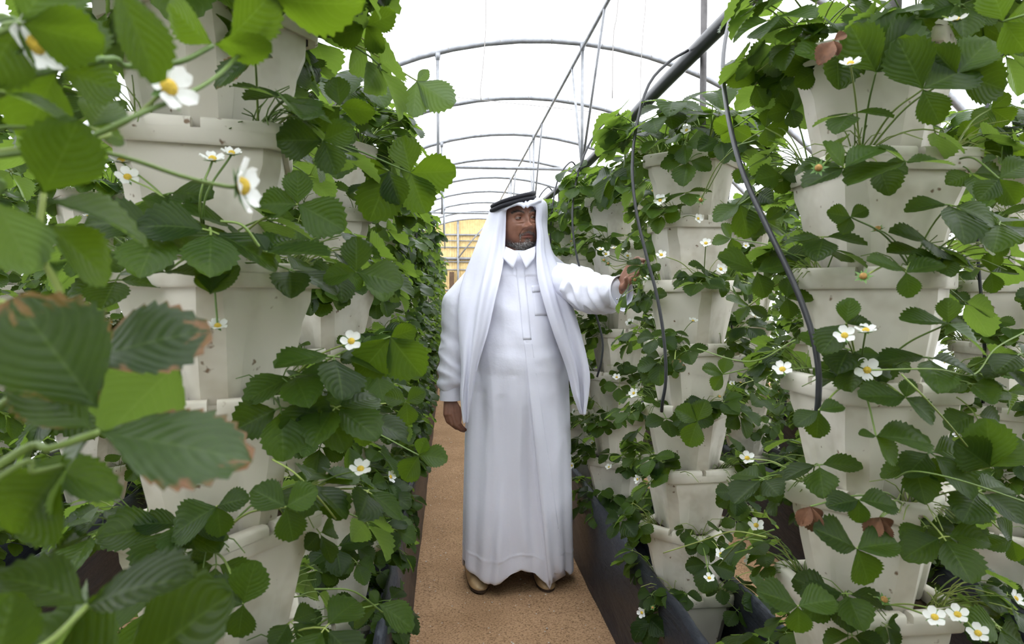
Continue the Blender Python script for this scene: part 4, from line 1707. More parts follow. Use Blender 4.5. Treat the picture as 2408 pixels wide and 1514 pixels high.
def patch(name, corners, nu, nv, lift, mat, label=None, parent=None, thick=.0015, edge=0.0):
    """four pixel corners (top left, top right, bottom right, bottom left) laid on the robe"""
    c = np.array(corners, float)
    V = []
    for j in range(nv + 1):
        for i in range(nu + 1):
            u, v = i / nu, j / nv
            q = (c[0] * (1 - u) + c[1] * u) * (1 - v) + (c[3] * (1 - u) + c[2] * u) * v
            l_ = lift + edge * (1 if (i in (0, nu) or j in (0, nv)) else 0)
            V.append(on_robe(q[0], q[1], l_))
    F = [(j * (nu + 1) + i, j * (nu + 1) + i + 1, (j + 1) * (nu + 1) + i + 1, (j + 1) * (nu + 1) + i)[::-1] for j in range(nv) for i in range(nu)]
    o = link(name, mesh_from(name, V, F, mat), parent or man)
    s = o.modifiers.new('thickness', 'SOLIDIFY'); s.thickness = thick; s.offset = -1
    if label: o['label'] = label
    return o


pl = patch('placket', [(1213, 628), (1233, 628), (1250, 798), (1230, 798)], 4, 30, .004, M['robe'], 'stitched button placket', None, .003)
pk = patch('chest_pocket', [(1251, 672), (1299, 668), (1313, 742), (1258, 742)], 8, 10, .003, M['robe'], 'square chest pocket', None, .0025)
patch('pocket_flap', [(1250, 671), (1300, 667), (1302, 683), (1252, 687)], 8, 3, .006, M['robe'], None, pk, .002)


def front_flap():
    c = np.array([(1231.5, 797), (1250, 797), (1330, 1352), (1291, 1376)], float)
    nu, nv = 8, 40
    V = []
    for j in range(nv + 1):
        for i in range(nu + 1):
            u, v = i / nu, j / nv
            q = (c[0] * (1 - u) + c[1] * u) * (1 - v) + (c[3] * (1 - u) + c[2] * u) * v
            k = min(1, v * 3) ** 1.5
            V.append(on_robe(q[0], q[1], .0008 + .0105 * k * (1 - u) ** 1.5))
    F = [(j * (nu + 1) + i, (j + 1) * (nu + 1) + i, (j + 1) * (nu + 1) + i + 1, j * (nu + 1) + i + 1) for j in range(nv) for i in range(nu)]
    o = link('front_flap', mesh_from('front_flap', V, F, M['robe']), man)
    s = o.modifiers.new('thickness', 'SOLIDIFY'); s.thickness = .002; s.offset = 0
    o['label'] = 'long overlapping front edge of the robe'


front_flap()


def collar():
    root = None
    for name, quad in (('collar_flap', [(1189, 580, -.085), (1220, 595, -.128), (1206, 633, -.150), (1182, 606, -.125)]),
                       ('collar_flap', [(1220, 595, -.128), (1262, 578, -.082), (1256, 608, -.122), (1237, 633, -.150)])):
        q = [np.array(P(*c)) for c in quad]
        nu = nv = 6
        V = []
        for j in range(nv + 1):
            for i in range(nu + 1):
                u, v = i / nu, j / nv
                p = (q[0] * (1 - u) + q[1] * u) * (1 - v) + (q[3] * (1 - u) + q[2] * u) * v
                p = p + np.array((0, -.010 * math.sin(math.pi * u) * (1 - v) - .006 * math.sin(math.pi * v), 0))
                V.append(p)
        F = [(j * (nu + 1) + i, (j + 1) * (nu + 1) + i, (j + 1) * (nu + 1) + i + 1, j * (nu + 1) + i + 1) for j in range(nv) for i in range(nu)]
        o = link(name, mesh_from(name, V, F, M['robe']), man)
        s = o.modifiers.new('thickness', 'SOLIDIFY'); s.thickness = .003; s.offset = 0
        o['label'] = 'pointed shirt collar flap'


collar()


def cuff(p0, p1, r0, r1, name, squash=(1.0, 1.0), flare=0.0):
    p0, p1 = np.asarray(p0), np.asarray(p1)
    ax = (p1 - p0); l_ = np.linalg.norm(ax); ax /= l_
    up = np.array((0, 0, 1.0)) if abs(ax[2]) < .8 else np.array((0, -1.0, 0))
    u = np.cross(ax, up); u /= np.linalg.norm(u); w = np.cross(u, ax)
    n = 40
    V, F = [], []
    prof = [(0, r0 * .93), (.04, r0), (.5, (r0 + r1) / 2), (.96, r1), (1.0, r1 * .985), (.97, r1 * .93), (.6, r1 * .9)]
    for t, r_ in prof:
        for k in range(n):
            a = 2 * math.pi * k / n
            rr = r_ * (1 + flare * t * max(0, math.cos(a - math.pi * 1.5)) ** 6)
            V.append(p0 + ax * l_ * t + u * rr * squash[0] * math.cos(a) + w * rr * squash[1] * math.sin(a))
    for i in range(len(prof) - 1):
        for k in range(n):
            F.append((i * n + k, i * n + (k + 1) % n, (i + 1) * n + (k + 1) % n, (i + 1) * n + k))
    me = mesh_from(name, V, F, M['robe']); smooth_by_angle(me, 45)
    o = link(name, me, man)
    o['label'] = 'stiff folded white cuff'
    return o


c1 = cuff(P(1059, 886, -.02), P(1058, 941, -.022), .0455, .0475, 'cuff', (1, .85))
c2 = cuff(Pd(1437, 691, 2.53), Pd(1463, 683, 2.45), .056, .060, 'cuff', (.85, 1.0), .38)
for cpar, q in ((c1, P(1036, 918, -.03)), (c2, Pd(1451, 703, 2.437))):
    V, F = dome_geo(.005, .004, 0, 8, 3)
    o = link('cufflink', mesh_from('cufflink', np.array(V) @ np.array([[1, 0, 0], [0, 0, 1], [0, -1, 0]]).T * np.array((1, -1, 1)) + q, F, M['metal']), cpar)
    o['label'] = 'small silver cufflink'


# ---- headscarf and its cord
def build_scarf():
    rows = [
        [(1214, 459, .02)] * 9,
        [(1232, 466, -.078), (1196, 470, -.062), (1163, 481, .005), (1176, 477, .08), (1215, 470, .12), (1252, 466, .08), (1262, 464, .015), (1254, 464, -.05), (1236, 466, -.078)],
        [(1216, 483, -.108), (1187, 489, -.085), (1152, 497, .005), (1164, 495, .10), (1215, 490, .135), (1262, 480, .09), (1284, 477, .01), (1272, 472, -.07), (1242, 483, -.108)],
        [(1193, 492, -.088), (1172, 503, -.070), (1146, 514, .01), (1158, 512, .11), (1215, 512, .145), (1270, 508, .10), (1287, 500, .02), (1278, 494, -.068), (1260, 489, -.092)],
        [(1190, 520, -.078), (1168, 528, -.075), (1140, 533, .01), (1152, 532, .115), (1215, 532, .15), (1272, 532, .105), (1287, 526, .03), (1277, 522, -.06), (1260, 520, -.088)],
        [(1189, 556, -.080), (1162, 560, -.085), (1130, 562, .0), (1145, 558, .12), (1215, 558, .155), (1277, 558, .11), (1290, 556, .03), (1281, 554, -.068), (1263.5, 552, -.098)],
        [(1187, 592, -.105), (1154, 598, -.115), (1114, 602, -.02), (1128, 600, .13), (1215, 600, .17), (1290, 600, .12), (1299, 598, .02), (1285, 596, -.095), (1263, 594, -.120)],
        [(1180, 640, -.165), (1141, 645, -.160), (1097, 648, -.045), (1108, 630, .14), (1215, 640, .19), (1322, 630, .14), (1323, 642, -.03), (1299, 643, -.14), (1265, 645, -.170)],
        [(1166, 700, -.215), (1127, 705, -.210), (1086, 710, -.110), (1100, 690, .17), (1215, 700, .20), (1335, 690, .17), (1342, 698, -.115), (1315, 703, -.19), (1278, 705, -.215)],
        [(1148, 780, -.245), (1117, 785, -.240), (1086, 788, -.165), (1105, 760, .17), (1215, 770, .20), (1330, 760, .17), (1366, 780, -.155), (1338, 786, -.215), (1304, 784, -.240)],
        [(1124, 860, -.250), (1107, 865, -.245), (1089, 866, -.205), (1115, 830, .17), (1215, 840, .20), (1320, 830, .17), (1380, 862, -.175), (1359, 868, -.215), (1334, 864, -.232)],
        [(1112, 925, -.245), (1101, 930, -.240), (1087, 925, -.225), (1125, 880, .17), (1215, 900, .20), (1310, 880, .17), (1379, 912, -.185), (1367, 922, -.205), (1350, 928, -.220)],
        [(1101, 994, -.235), (1099, 994, -.233), (1096, 988, -.230), (1150, 900, .17), (1215, 940, .20), (1280, 900, .17), (1371, 968, -.195), (1369, 973, -.200), (1366, 974, -.205)],
    ]
    net = np.array([[P(*q) for q in r_] for r_ in rows])          # rows x 9 x 3
    ku, kv = 8, 6
    nr, nc = net.shape[:2]
    fine = np.array([spline(net[:, c], (nr - 1) * kv + 1) for c in range(nc)]).transpose(1, 0, 2)
    fine = np.array([spline(r_, (nc - 1) * ku + 1) for r_ in fine])
    H, W = fine.shape[:2]
    nrm = np.cross(np.gradient(fine, axis=1), np.gradient(fine, axis=0))
    nrm /= np.linalg.norm(nrm, axis=2)[..., None] + 1e-9
    vv = np.arange(H)[:, None] / kv
    uu = np.arange(W)[None, :] / ku
    amp = np.clip((vv - 2.2) / 5, 0, 1)
    rip = .0095 * np.sin(uu * 5.6 + .35 * np.sin(vv * .8)) + .0050 * np.sin(uu * 11 + 1 + .5 * np.sin(vv * 1.1)) + .0035 * np.sin(vv * 1.5 + uu * 2.2)
    fine = fine + nrm * (rip * amp)[..., None] * -1
    # the starched peak and dip over the forehead
    F = []
    for i in range(H - 1):
        for j in range(W - 1):
            v_, u_ = i / kv, j / ku
            if v_ >= 7.0 and (2.0 <= u_ < 3.0 or 5.0 <= u_ < 6.0):
                continue
            F.append((i * W + j, (i + 1) * W + j, (i + 1) * W + j + 1, i * W + j + 1))
    o = link('headscarf', mesh_from('headscarf', fine.reshape(-1, 3), F, M['scarf']), man)
    o['label'] = 'white draped headscarf'
    s = o.modifiers.new('thickness', 'SOLIDIFY'); s.thickness = .0022; s.offset = 0
    ss = o.modifiers.new('smooth', 'SUBSURF'); ss.levels = 1; ss.render_levels = 1
    return o


scarf = build_scarf()


def forehead_fold():
    """rolled front edge of the scarf with a dip in the middle"""
    px = [(1186, 497, -.100), (1196, 490, -.112), (1206, 485, -.122), (1216, 483, -.128), (1226, 485, -.131), (1232, 490, -.133), (1236, 485, -.133), (1240, 489, -.132), (1246, 484, -.128), (1255, 480, -.118), (1264, 476, -.100), (1273, 474, -.075)]
    top = [(q[0], q[1] - 13 if q[0] < 1250 else q[1] - 9, q[2] + .010) for q in px]
    A = spline([P(*q) for q in px], 44); B = spline([P(*q) for q in top], 44)
    V, F = [], []
    for a, b in zip(A, B):
        out_ = np.array((0, -.006, 0))
        V += [b, (a + b) / 2 + out_, a + out_ * .4, a + np.array((0, .006, .002))]
    for i in range(43):
        for k in range(3):
            F.append((i * 4 + k, (i + 1) * 4 + k, (i + 1) * 4 + k + 1, i * 4 + k + 1))
    o = link('scarf_edge', mesh_from('scarf_edge', V, F, M['scarf']), man)
    o['label'] = 'starched front fold of the headscarf'
    s = o.modifiers.new('thickness', 'SOLIDIFY'); s.thickness = .003; s.offset = 0


forehead_fold()


def cord_ring(off, r_tube):
    pts_px = [(1212, 475, -.122), (1182, 484, -.100), (1161, 493, -.04), (1157, 495, .02), (1170, 490, .10), (1206, 478, .138), (1240, 468, .105), (1254, 464, .04), (1256, 464, -.03), (1250, 466, -.090), (1234, 469, -.118)]
    C = np.array([P(*q) for q in pts_px])
    n = 64
    k = len(C)
    out = []
    for i in range(n):
        x = i / n * k
        a = int(x); t = x - a
        p0, p1, p2, p3 = (C[(a + q) % k] for q in (-1, 0, 1, 2))
        out.append(.5 * ((2 * p1) + (-p0 + p2) * t + (2 * p0 - 5 * p1 + 4 * p2 - p3) * t * t + (-p0 + 3 * p1 - 3 * p2 + p3) * t ** 3))
    out = np.array(out); out[:, 2] += off
    c0 = out.mean(0)
    s_ = 1 - max(off, 0) * 1.6
    out[:, :2] = c0[:2] + (out[:, :2] - c0[:2]) * s_
    sides = 10
    V, F = [], []
    for i in range(n):
        T = out[(i + 1) % n] - out[i - 1]; T /= np.linalg.norm(T)
        u = np.cross(T, (0, 0, 1)); u /= np.linalg.norm(u); w = np.cross(u, T)
        for q in range(sides):
            a = 2 * math.pi * q / sides
            V.append(out[i] + r_tube * (u * math.cos(a) + w * math.sin(a)))
    for i in range(n):
        for q in range(sides):
            F.append((i * sides + q, ((i + 1) % n) * sides + q, ((i + 1) % n) * sides + (q + 1) % sides, i * sides + (q + 1) % sides))
    o = link('head_cord', mesh_from('head_cord', V, F, M['cord']), man)
    o['label'] = 'thick black head cord ring'


cord_ring(.000, .0105)
cord_ring(.0195, .0105)


# ---- shoes
def shoe(x, y, rz):
    n = 14
    rings = []
    stations = [(-.135, .030, .046), (-.125, .036, .075), (-.08, .038, .095), (-.03, .042, .092), (.02, .046, .078), (.06, .046, .064), (.09, .043, .050), (.115, .034, .036), (.13, .022, .028), (.138, .008, .02)]
    for sy, hw, hh in stations:
        r_ = []
        for k in range(n):
            a = 2 * math.pi * k / n
            c, s = math.cos(a), math.sin(a)
            zz = .016 + (hh - .016) * (max(s, 0) ** .8) if s > 0 else .012
            ww = hw * (np.sign(c) * abs(c) ** .6)
            r_.append((ww, -sy, zz))
        rings.append(r_)
    V, F = loft(rings, True, True)
    up = mesh_from('upper', V, F, M['shoe'])
    bm = bmesh.new(); bm.from_mesh(up); bmesh.ops.recalc_face_normals(bm, faces=bm.faces); bm.to_mesh(up); bm.free()
    e = empty('shoe', (x, y, 0), None, None, None, man)
    e.rotation_euler = (0, 0, R(rz))
    o = link('upper', up, e)
    ss = o.modifiers.new('s', 'SUBSURF'); ss.levels = 1; ss.render_levels = 2
    V, F = [], []
    out_ = [(sy * .985, hw - .0035) for sy, hw, hh in stations]
    loop = [(w_, -s_) for s_, w_ in out_] + [(-w_, -s_) for s_, w_ in out_[::-1]]
    m = len(loop)
    V = [(a, b, .0) for a, b in loop] + [(a, b, .0125) for a, b in loop]
    F = [(i, (i + 1) % m, m + (i + 1) % m, m + i) for i in range(m)] + [tuple(range(m - 1, -1, -1)), tuple(range(m, 2 * m))]
    link('sole', mesh_from('sole', V, F, M['sole'], smooth=False), e)
    e['label'] = 'tan leather slip-on shoe'


shoe(-.198, -.015, 8)
shoe(.115, -.035, 3)
# ------------------------------------------------------------------ single leaves, flowers and runners that stand out
L0 = (ROWS['L']['x'], ROWS['L']['y0'] - .9)
for j in range(N_POT):
    a = R(58 if j % 2 else 68)
    loc = Vector((L0[0] + .112 * math.cos(a), L0[1] + .112 * math.sin(a), RIM_TOP - S_POT * j - .019))
    POOL.append(([j, loc, a], loc, a, ('L', -1, j)))
CAMV = np.array(CAM)


def owner(pt, row=None):
    best = None
    for q in POOL:
        if row and q[3][0] != row[0] or (row and len(row) > 1 and q[3][1] != row[1]):
            continue
        dd = (Vector(pt) - q[1]).length + (0.06 if pt[2] < q[1].z - .06 else 0)
        if best is None or dd < best[0]:
            best = (dd, q)
    q = best[1]
    e, loc, a, key = q
    if isinstance(e, list):                       # plant beside the camera, made when its first leaf is placed
        o = empty('strawberry_plant', loc, f'strawberry plant with big blurred leaves, {level_phrase(key[2])}, tower beside the camera', 'plant', 'strawberry plants growing from the stacked pots')
        o.rotation_euler = (0, 0, a)
        i = POOL.index(q)
        POOL[i] = (o, loc, a, key)
        e = o
    inv = np.array((Matrix.Translation(loc) @ Matrix.Rotation(a, 4, 'Z')).inverted())
    return e, np.array(loc), inv


def hint(pt, cam_w, up_w, right_w=0.0):
    """blade normal: towards the camera, up and to the right by the given weights"""
    c = CAMV - np.asarray(pt); c /= np.linalg.norm(c)
    n = c * cam_w + np.array((0, 0, 1.0)) * up_w + np.array((1.0, 0, 0)) * right_w
    return n / np.linalg.norm(n)


SEED = [900]


def one_leaf(stem_px, leaflets, row=None, rad=.0016, mat='leaf'):
    """stem_px: pixel points (x, y, depth) from near the crown to the blade; leaflets: (base, tip, (cam, up, right), width, fold, droop, material)"""
    J = np.array(at(*stem_px[-1]))
    e, crown, inv = owner(at(*stem_px[0]) if len(stem_px) > 1 else J, row)
    pts = [np.array(at(*q)) for q in stem_px]
    if len(pts) == 1:
        mid = (crown + pts[0]) / 2 + np.array((0, 0, .02))
        pts = [mid] + pts
    path = spline([crown] + pts, 22)
    g = Geo()
    V, F = tube(path, np.linspace(rad * 1.15, rad * .85, len(path)), 7)
    g.add(V, F)
    st = Geo(); st.merge(g, inv)
    o = link('leaf', st.mesh('leaf_stalk', M['stalk']), e)
    for base, tip, nh, width, fold, droop, m in leaflets:
        SEED[0] += 1
        r = np.random.default_rng(SEED[0])
        b = np.array(at(*base)) if base is not None else J
        t = np.array(at(*tip))
        ln = np.linalg.norm(t - b)
        n = hint((b + t) / 2, *nh)
        lf = leaflet_geo(22, 10, r, ln, width, fold, droop, True, .006, .06)
        fm = frame(b, t - b + n * droop * ln * .8, n)
        w = Geo(); w.merge(lf, inv @ fm)
        link('leaflet', w.mesh('leaflet', M[m]), o)
    return o


def tri(junction, depth, tips, nh, row=None, width=.44, m='leaf', fold=.25, droop=.12):
    """three leaflets around a junction; tips in pixels, each (x, y[, depth])"""
    return one_leaf([(junction[0], junction[1], depth)],
                    [(None, (t[0], t[1], t[2] if len(t) > 2 else depth), nh, width, fold, droop, m) for t in tips], row)


def one_flower(stem_px, face, scale=1.0, row=None, old=False):
    pts = [np.array(at(*q)) for q in stem_px]
    e, crown, inv = owner(pts[0] if len(pts) > 1 else pts[-1], row)
    path = spline([crown] + pts, 24) if len(pts) > 1 else spline([crown, (crown + pts[0]) / 2 + np.array((0, 0, .02)), pts[0]], 16)
    SEED[0] += 1
    r = np.random.default_rng(SEED[0])
    nz = hint(pts[-1], *face)
    x = np.cross(nz, (0, 0, 1.0)); x /= np.linalg.norm(x)
    fm = frame(path[-1], x, nz) @ np.diag([scale, scale, scale, 1.0])
    st = Geo()
    V, F = tube(path, .0014, 6)
    st.add(V, F)
    V, F = calyx_geo(10, .0125); ca = Geo(); ca.add(V, F)
    n0 = len(st.Mi); st.merge(ca, fm); st.Mi[n0:] = [1] * (len(st.Mi) - n0)
    w = Geo(); w.merge(st, inv)
    o = link('flower', w.mesh('flower_stalk', [M['stalk'], M['calyx']]), e)
    if not old:
        for k in range(5):
            a = 2 * math.pi * k / 5 + r.uniform(-.15, .15)
            m4 = np.eye(4); m4[:2, :2] = [[math.cos(a), -math.sin(a)], [math.sin(a), math.cos(a)]]
            w = Geo(); w.merge(petal_geo(r, .0125, .0140), inv @ fm @ m4)
            link('petal', w.mesh('petal', M['petal']), o)
    V, F = dome_geo(.0052, .0048, .001, 14, 6); ce = Geo(); ce.add(V, F)
    w = Geo(); w.merge(ce, inv @ fm)
    link('flower_centre', w.mesh('flower_centre', M['old_flower'] if old else M['pollen']), o)


def runner(stem_px, row=None, rad=.0013):
    pts = [np.array(at(*q)) for q in stem_px]
    e, crown, inv = owner(pts[0], row)
    V, F = tube(spline(pts, 30), rad, 6)
    g = Geo(); g.add(V, F); w = Geo(); w.merge(g, inv)
    o = link('runner', w.mesh('runner', M['stalk']), e)


NEAR = ('L', -1)
# big leaves beside the camera
one_leaf([(0, 1092, .33), (120, 1055, .335), (235, 1015, .345)], [
    ((232, 1018, .345), (592, 1082, .365), (.55, .80), .40, .10, .10, 'leaf_scorched'),
    ((215, 1010, .345), (100, 1190, .36), (.5, .7), .34, .2, .2, 'leaf'),
    ((215, 1005, .345), (30, 880, .33), (.6, .6), .44, .15, .1, 'leaf_scorched')], NEAR, .0022)
one_leaf([(20, 940, .33), (120, 960, .34), (190, 870, .36)], [
    ((190, 850, .36), (492, 770, .385), (.6, .75, .1), .44, .12, .12, 'leaf_scorched'),
    ((230, 960, .335), (30, 700, .315), (.9, .45), .44, .15, .08, 'leaf_scorched'),
    ((425, 850, .41), (255, 1015, .41), (-.8, .4), .46, .1, .1, 'leaf')], NEAR, .002)
one_leaf([(0, 1120, .33), (80, 1110, .34), (150, 1095, .35)], [
    ((150, 1095, .35), (20, 1262, .36), (.7, .3), .45, .2, .15, 'leaf'),
    ((60, 1085, .36), (285, 1160, .385), (.45, .8), .34, .2, .2, 'leaf')], NEAR)
one_leaf([(-40, 1560, .30), (100, 1520, .33), (205, 1425, .36)], [
    ((205, 1425, .36), (447, 1346, .36), (.32, .95), .44, .25, .25, 'leaf'),
    ((200, 1418, .36), (-10, 1345, .345), (.30, .95), .46, .25, .22, 'leaf'),
    ((205, 1430, .36), (80, 1590, .40), (.6, .5), .44, .2, .1, 'leaf')], NEAR, .002)
one_leaf([(120, 1700, .38), (250, 1650, .39), (285, 1600, .395)], [
    ((285, 1600, .395), (535, 1392, .40), (.75, .65), .47, .18, .1, 'leaf'),
    ((280, 1600, .395), (60, 1470, .40), (.7, .5), .45, .2, .1, 'leaf')], NEAR, .002)
one_leaf([(-60, 1640, .28), (-20, 1600, .28)], [((-20, 1600, .28), (30, 1392, .29), (.7, .6), .42, .2, .1, 'leaf')], NEAR)
one_leaf([(85, 720, .35), (90, 580, .352), (102, 455, .355)], [
    ((102, 455, .355), (185, 285, .35), (.75, .2, .3), .46, .2, .15, 'leaf'),
    ((105, 470, .355), (345, 560, .40), (.45, .75), .40, .25, .3, 'leaf'),
    ((98, 525, .355), (262, 655, .385), (.55, .65), .46, .2, .2, 'leaf')], NEAR, .002)
one_leaf([(-60, 420, .32), (-10, 470, .33)], [((-10, 470, .33), (75, 640, .35), (-.6, .5), .42, .2, .1, 'leaf')], NEAR)
one_leaf([(-60, 100, .33), (10, 60, .34), (50, 55, .345)], [
    ((50, 55, .345), (245, 105, .365), (.75, -.2), .46, .2, .15, 'leaf'),
    ((45, 60, .345), (-40, 200, .34), (.8, .2), .46, .2, .15, 'leaf'),
    ((50, 50, .345), (150, -90, .36), (.8, .2), .46, .2, .15, 'leaf')], NEAR, .0018)
one_leaf([(-40, 40, .36), (80, 150, .375), (140, 165, .38)], [
    ((140, 165, .38), (285, 215, .40), (.8, .3), .46, .2, .1, 'leaf'),
    ((135, 160, .38), (180, 20, .40), (.8, .3), .46, .2, .1, 'leaf'),
    ((130, 170, .38), (60, 330, .39), (.7, .4), .46, .2, .1, 'leaf')], NEAR, .0018)
one_leaf([(160, -140, .29), (240, -60, .30), (268, -50, .305)], [((268, -50, .305), (372, 195, .33), (.75, .2, .5), .30, .35, .1, 'leaf')], NEAR)
one_leaf([(-60, 240, .33), (-5, 215, .335)], [((-5, 215, .335), (178, 290, .36), (.40, .85), .40, .2, .2, 'leaf')], NEAR)
one_leaf([(200, 330, .39), (212, 300, .40)], [((212, 300, .40), (292, 330, .42), (.7, .5), .45, .2, .1, 'leaf'), ((212, 300, .40), (262, 235, .42), (.7, .5), .45, .2, .1, 'leaf')], NEAR)
one_leaf([(180, 150, .38), (300, 156, .42), (420, 146, .44), (500, 108, .46)], [
    ((500, 106, .46), (392, 10, .45), (.45, -.75), .46, .15, .1, 'leaf'),
    ((505, 104, .46), (640, 112, .47), (.5, -.6), .38, .2, .1, 'leaf'),
    ((540, 88, .46), (655, -30, .47), (.5, -.7), .46, .15, .1, 'leaf')], NEAR, .002)
one_leaf([(400, -120, .44), (560, -40, .46), (625, -8, .47)], [((625, -8, .47), (856, 12, .50), (.35, -.85), .44, .15, .15, 'leaf'), ((620, -10, .47), (745, -130, .48), (.4, -.8), .44, .15, .15, 'leaf')], NEAR)
one_flower([(0, 366, .35), (170, 335, .37), (300, 285, .385), (392, 208, .395)], (.62, .45, .55), 1.12, NEAR)
one_flower([(0, 300, .37), (150, 338, .385), (300, 372, .40), (430, 415, .42), (530, 438, .43), (562, 438, .432)], (.05, .05, 1.0), 1.25, NEAR)
one_flower([(-40, 60, .34), (30, 80, .35), (78, 108, .355)], (.5, .3, .7), 1.05, NEAR)
runner([(-40, 372, .34), (160, 340, .36), (320, 272, .38), (480, 200, .43), (560, 130, .47), (622, 40, .48)], NEAR, .0016)

# leaves that stand out on the nearest tower left of the man
L1, L2, R1, R2, R0 = ('L', 0), ('L', 1), ('R', 0), ('R', 1), ('R', -1)
tri((628, 592), .80, [(600, 548), (775, 600), (690, 560, .86)], (.35, .85), L1)
tri((838, 640), .93, [(760, 655), (838, 556), (946, 668)], (.75, .6), L1)
tri((672, 1192), .80, [(592, 1150), (745, 1150), (690, 1272)], (.8, .5), L1, .46)
tri((572, 1420), .80, [(462, 1390), (600, 1320), (560, 1500)], (.8, .5), L1, .46)
tri((495, 690), .78, [(470, 640), (560, 625), (505, 600)], (.6, .7), L1)
tri((390, 640), .78, [(285, 640), (490, 640), (400, 605)], (.45, .85), L1)
tri((510, 1190), .82, [(400, 1260), (520, 1262), (585, 1170)], (.7, .6), L1)
tri((918, 792), .95, [(845, 880), (992, 885), (978, 772)], (.75, -.35), L1, .46)
tri((965, 406), 1.05, [(945, 320), (1072, 402), (1000, 500)], (.8, -.25), L1, .44)
tri((915, 402), 1.0, [(870, 520), (850, 395), (940, 480)], (.75, -.3), L1, .44)
tri((980, 190), 1.1, [(972, 275), (1068, 246), (1008, 165)], (-.75, -.3), L1, .40)
tri((800, 250), .95, [(740, 300), (880, 262), (790, 180)], (.6, -.5), L1)
tri((760, 330), .9, [(650, 330), (790, 410), (830, 300)], (.8, .1), L1)
tri((700, 480), .86, [(610, 480), (810, 540), (700, 400)], (.85, .3), L1)
tri((560, 60), .9, [(480, 60), (620, 20), (560, 130)], (.7, -.4), L1)
tri((860, 60), 1.0, [(780, 90), (930, 30), (900, 120)], (.6, -.6), L1)
tri((985, 1070), 1.25, [(950, 1130), (1052, 1080), (1000, 1030)], (.8, .5), L2, .46)
tri((860, 985), 1.0, [(790, 960), (958, 1028), (850, 1050)], (.35, .85), L1)
tri((955, 945), 1.3, [(960, 1000), (905, 930), (1000, 920)], (.85, .4), L2, .46)
tri((890, 1420), 1.05, [(972, 1478), (870, 1390), (830, 1470)], (.35, .85), L1)
one_flower([(826, 803, .9)], (.85, .35), 1.0, L1)
one_flower([(848, 1104, .92)], (.6, .7), 1.05, L1)
one_flower([(470, 480, .80), (500, 376, .80)], (.45, .85), 1.0, L1)
one_flower([(480, 480, .82), (545, 362, .82)], (.45, .85), .85, L1)
one_flower([(400, 480, .84), (300, 418, .86)], (.7, .5), 1.0, L1)
one_flower([(400, 480, .86), (285, 380, .88)], (.4, .8), 1.0, L1)
one_flower([(512, 768, .85)], (.5, .8), .9, L1)
# on the nearest tower right of the man
tri((2015, 1290), .93, [(1916, 1240), (2112, 1275), (2046, 1375)], (.62, .72), R1, .47)
tri((1876, 1425), .90, [(1782, 1388), (1966, 1410), (1880, 1490)], (.6, .75), R1, .47)
tri((2330, 1098), .98, [(2250, 1040), (2398, 1030), (2320, 985)], (.9, .1), R1, .48)
tri((2170, 210), .92, [(2110, 90), (2300, 150), (2210, 290)], (.75, .3), R1, .42)
tri((2250, 175), .92, [(2330, 90), (2365, 210), (2190, 110)], (.75, .2), R1, .42)
tri((2060, 170), .95, [(2130, 20), (2180, 60), (2000, 60)], (.7, -.2), R1, .42)
tri((2130, 380), .95, [(1990, 430), (2070, 340), (2240, 385)], (.4, .85), R1, .42)
tri((1985, 395), .95, [(1890, 440), (2075, 345), (1940, 330)], (.45, .85), R1)
tri((2000, 510), 1.0, [(1945, 500), (2040, 490), (1980, 550)], (.9, .3), R1)
tri((2130, 640), .95, [(2040, 610), (2220, 620), (2140, 700)], (.5, .8), R1)
tri((1990, 760), .95, [(1930, 830), (2050, 760), (2000, 700)], (.6, .7), R1)
tri((2230, 760), .95, [(2120, 750), (2320, 830), (2230, 700)], (.4, .85), R1)
tri((2130, 935), .95, [(2020, 930), (2200, 990), (2140, 890)], (.6, .7), R1)
tri((1925, 965), .95, [(1870, 1000), (1985, 955), (1920, 1030)], (.5, .8), R1)
tri((2060, 1025), .95, [(2020, 1020), (2190, 1040), (2110, 1090)], (.5, .75), R1)
tri((2020, 1175), .95, [(1945, 1190), (2110, 1190), (2020, 1230)], (.6, .7), R1)
tri((2350, 420), .95, [(2420, 380), (2390, 480), (2300, 470)], (.7, .2), R1)
tri((2360, 50), .8, [(2440, 20), (2410, 120), (2330, -40)], (.7, -.3), R0)
tri((1920, 165), 1.15, [(1840, 120), (1870, 200), (1990, 130)], (.7, -.1), R1)
tri((1775, 200), 1.3, [(1712, 150), (1820, 130), (1800, 250)], (.8, -.1), R1, .46)
tri((1740, 480), 1.25, [(1680, 520), (1820, 470), (1760, 560)], (.5, .75), R1)
tri((1780, 640), 1.15, [(1690, 600), (1850, 620), (1800, 700)], (.6, .7), R1)
tri((1640, 990), 1.55, [(1590, 960), (1660, 940), (1620, 1050)], (.8, .5), R2, .46)
for px, py, d, f in ((2000, 152, .93, (.5, .8)), (1986, 790, .93, (.8, .5)), (2036, 779, .93, (.35, .9)), (2198, 1452, .93, (.8, .5)), (2252, 1446, .95, (.7, .6)), (2300, 1490, .96, (.7, .5)),
                     (2310, 505, 1.1, (.8, .4)), (2250, 50, .9, (.2, .9)), (1660, 573, 1.7, (.7, .6)), (1778, 1236, 1.25, (.7, .6)), (1757, 1078, 1.3, (.7, .5)), (1668, 1360, 1.75, (.6, .7)),
                     (1840, 870, 1.0, (.6, .6)), (1555, 600, 1.8, (.7, .5))):
    one_flower([(px, py, d)], f, 1.0, R1 if d < 1.5 else R2)
one_flower([(1925, 395, .92)], (.9, .3), 1.0, R1, True)
one_flower([(2030, 650, .92)], (.8, .5), 1.0, R1, True)
one_flower([(1830, 300, 1.3), (1700, 375, 1.5), (1648, 470, 1.7)], (.8, .2), 1.1, R1, True)
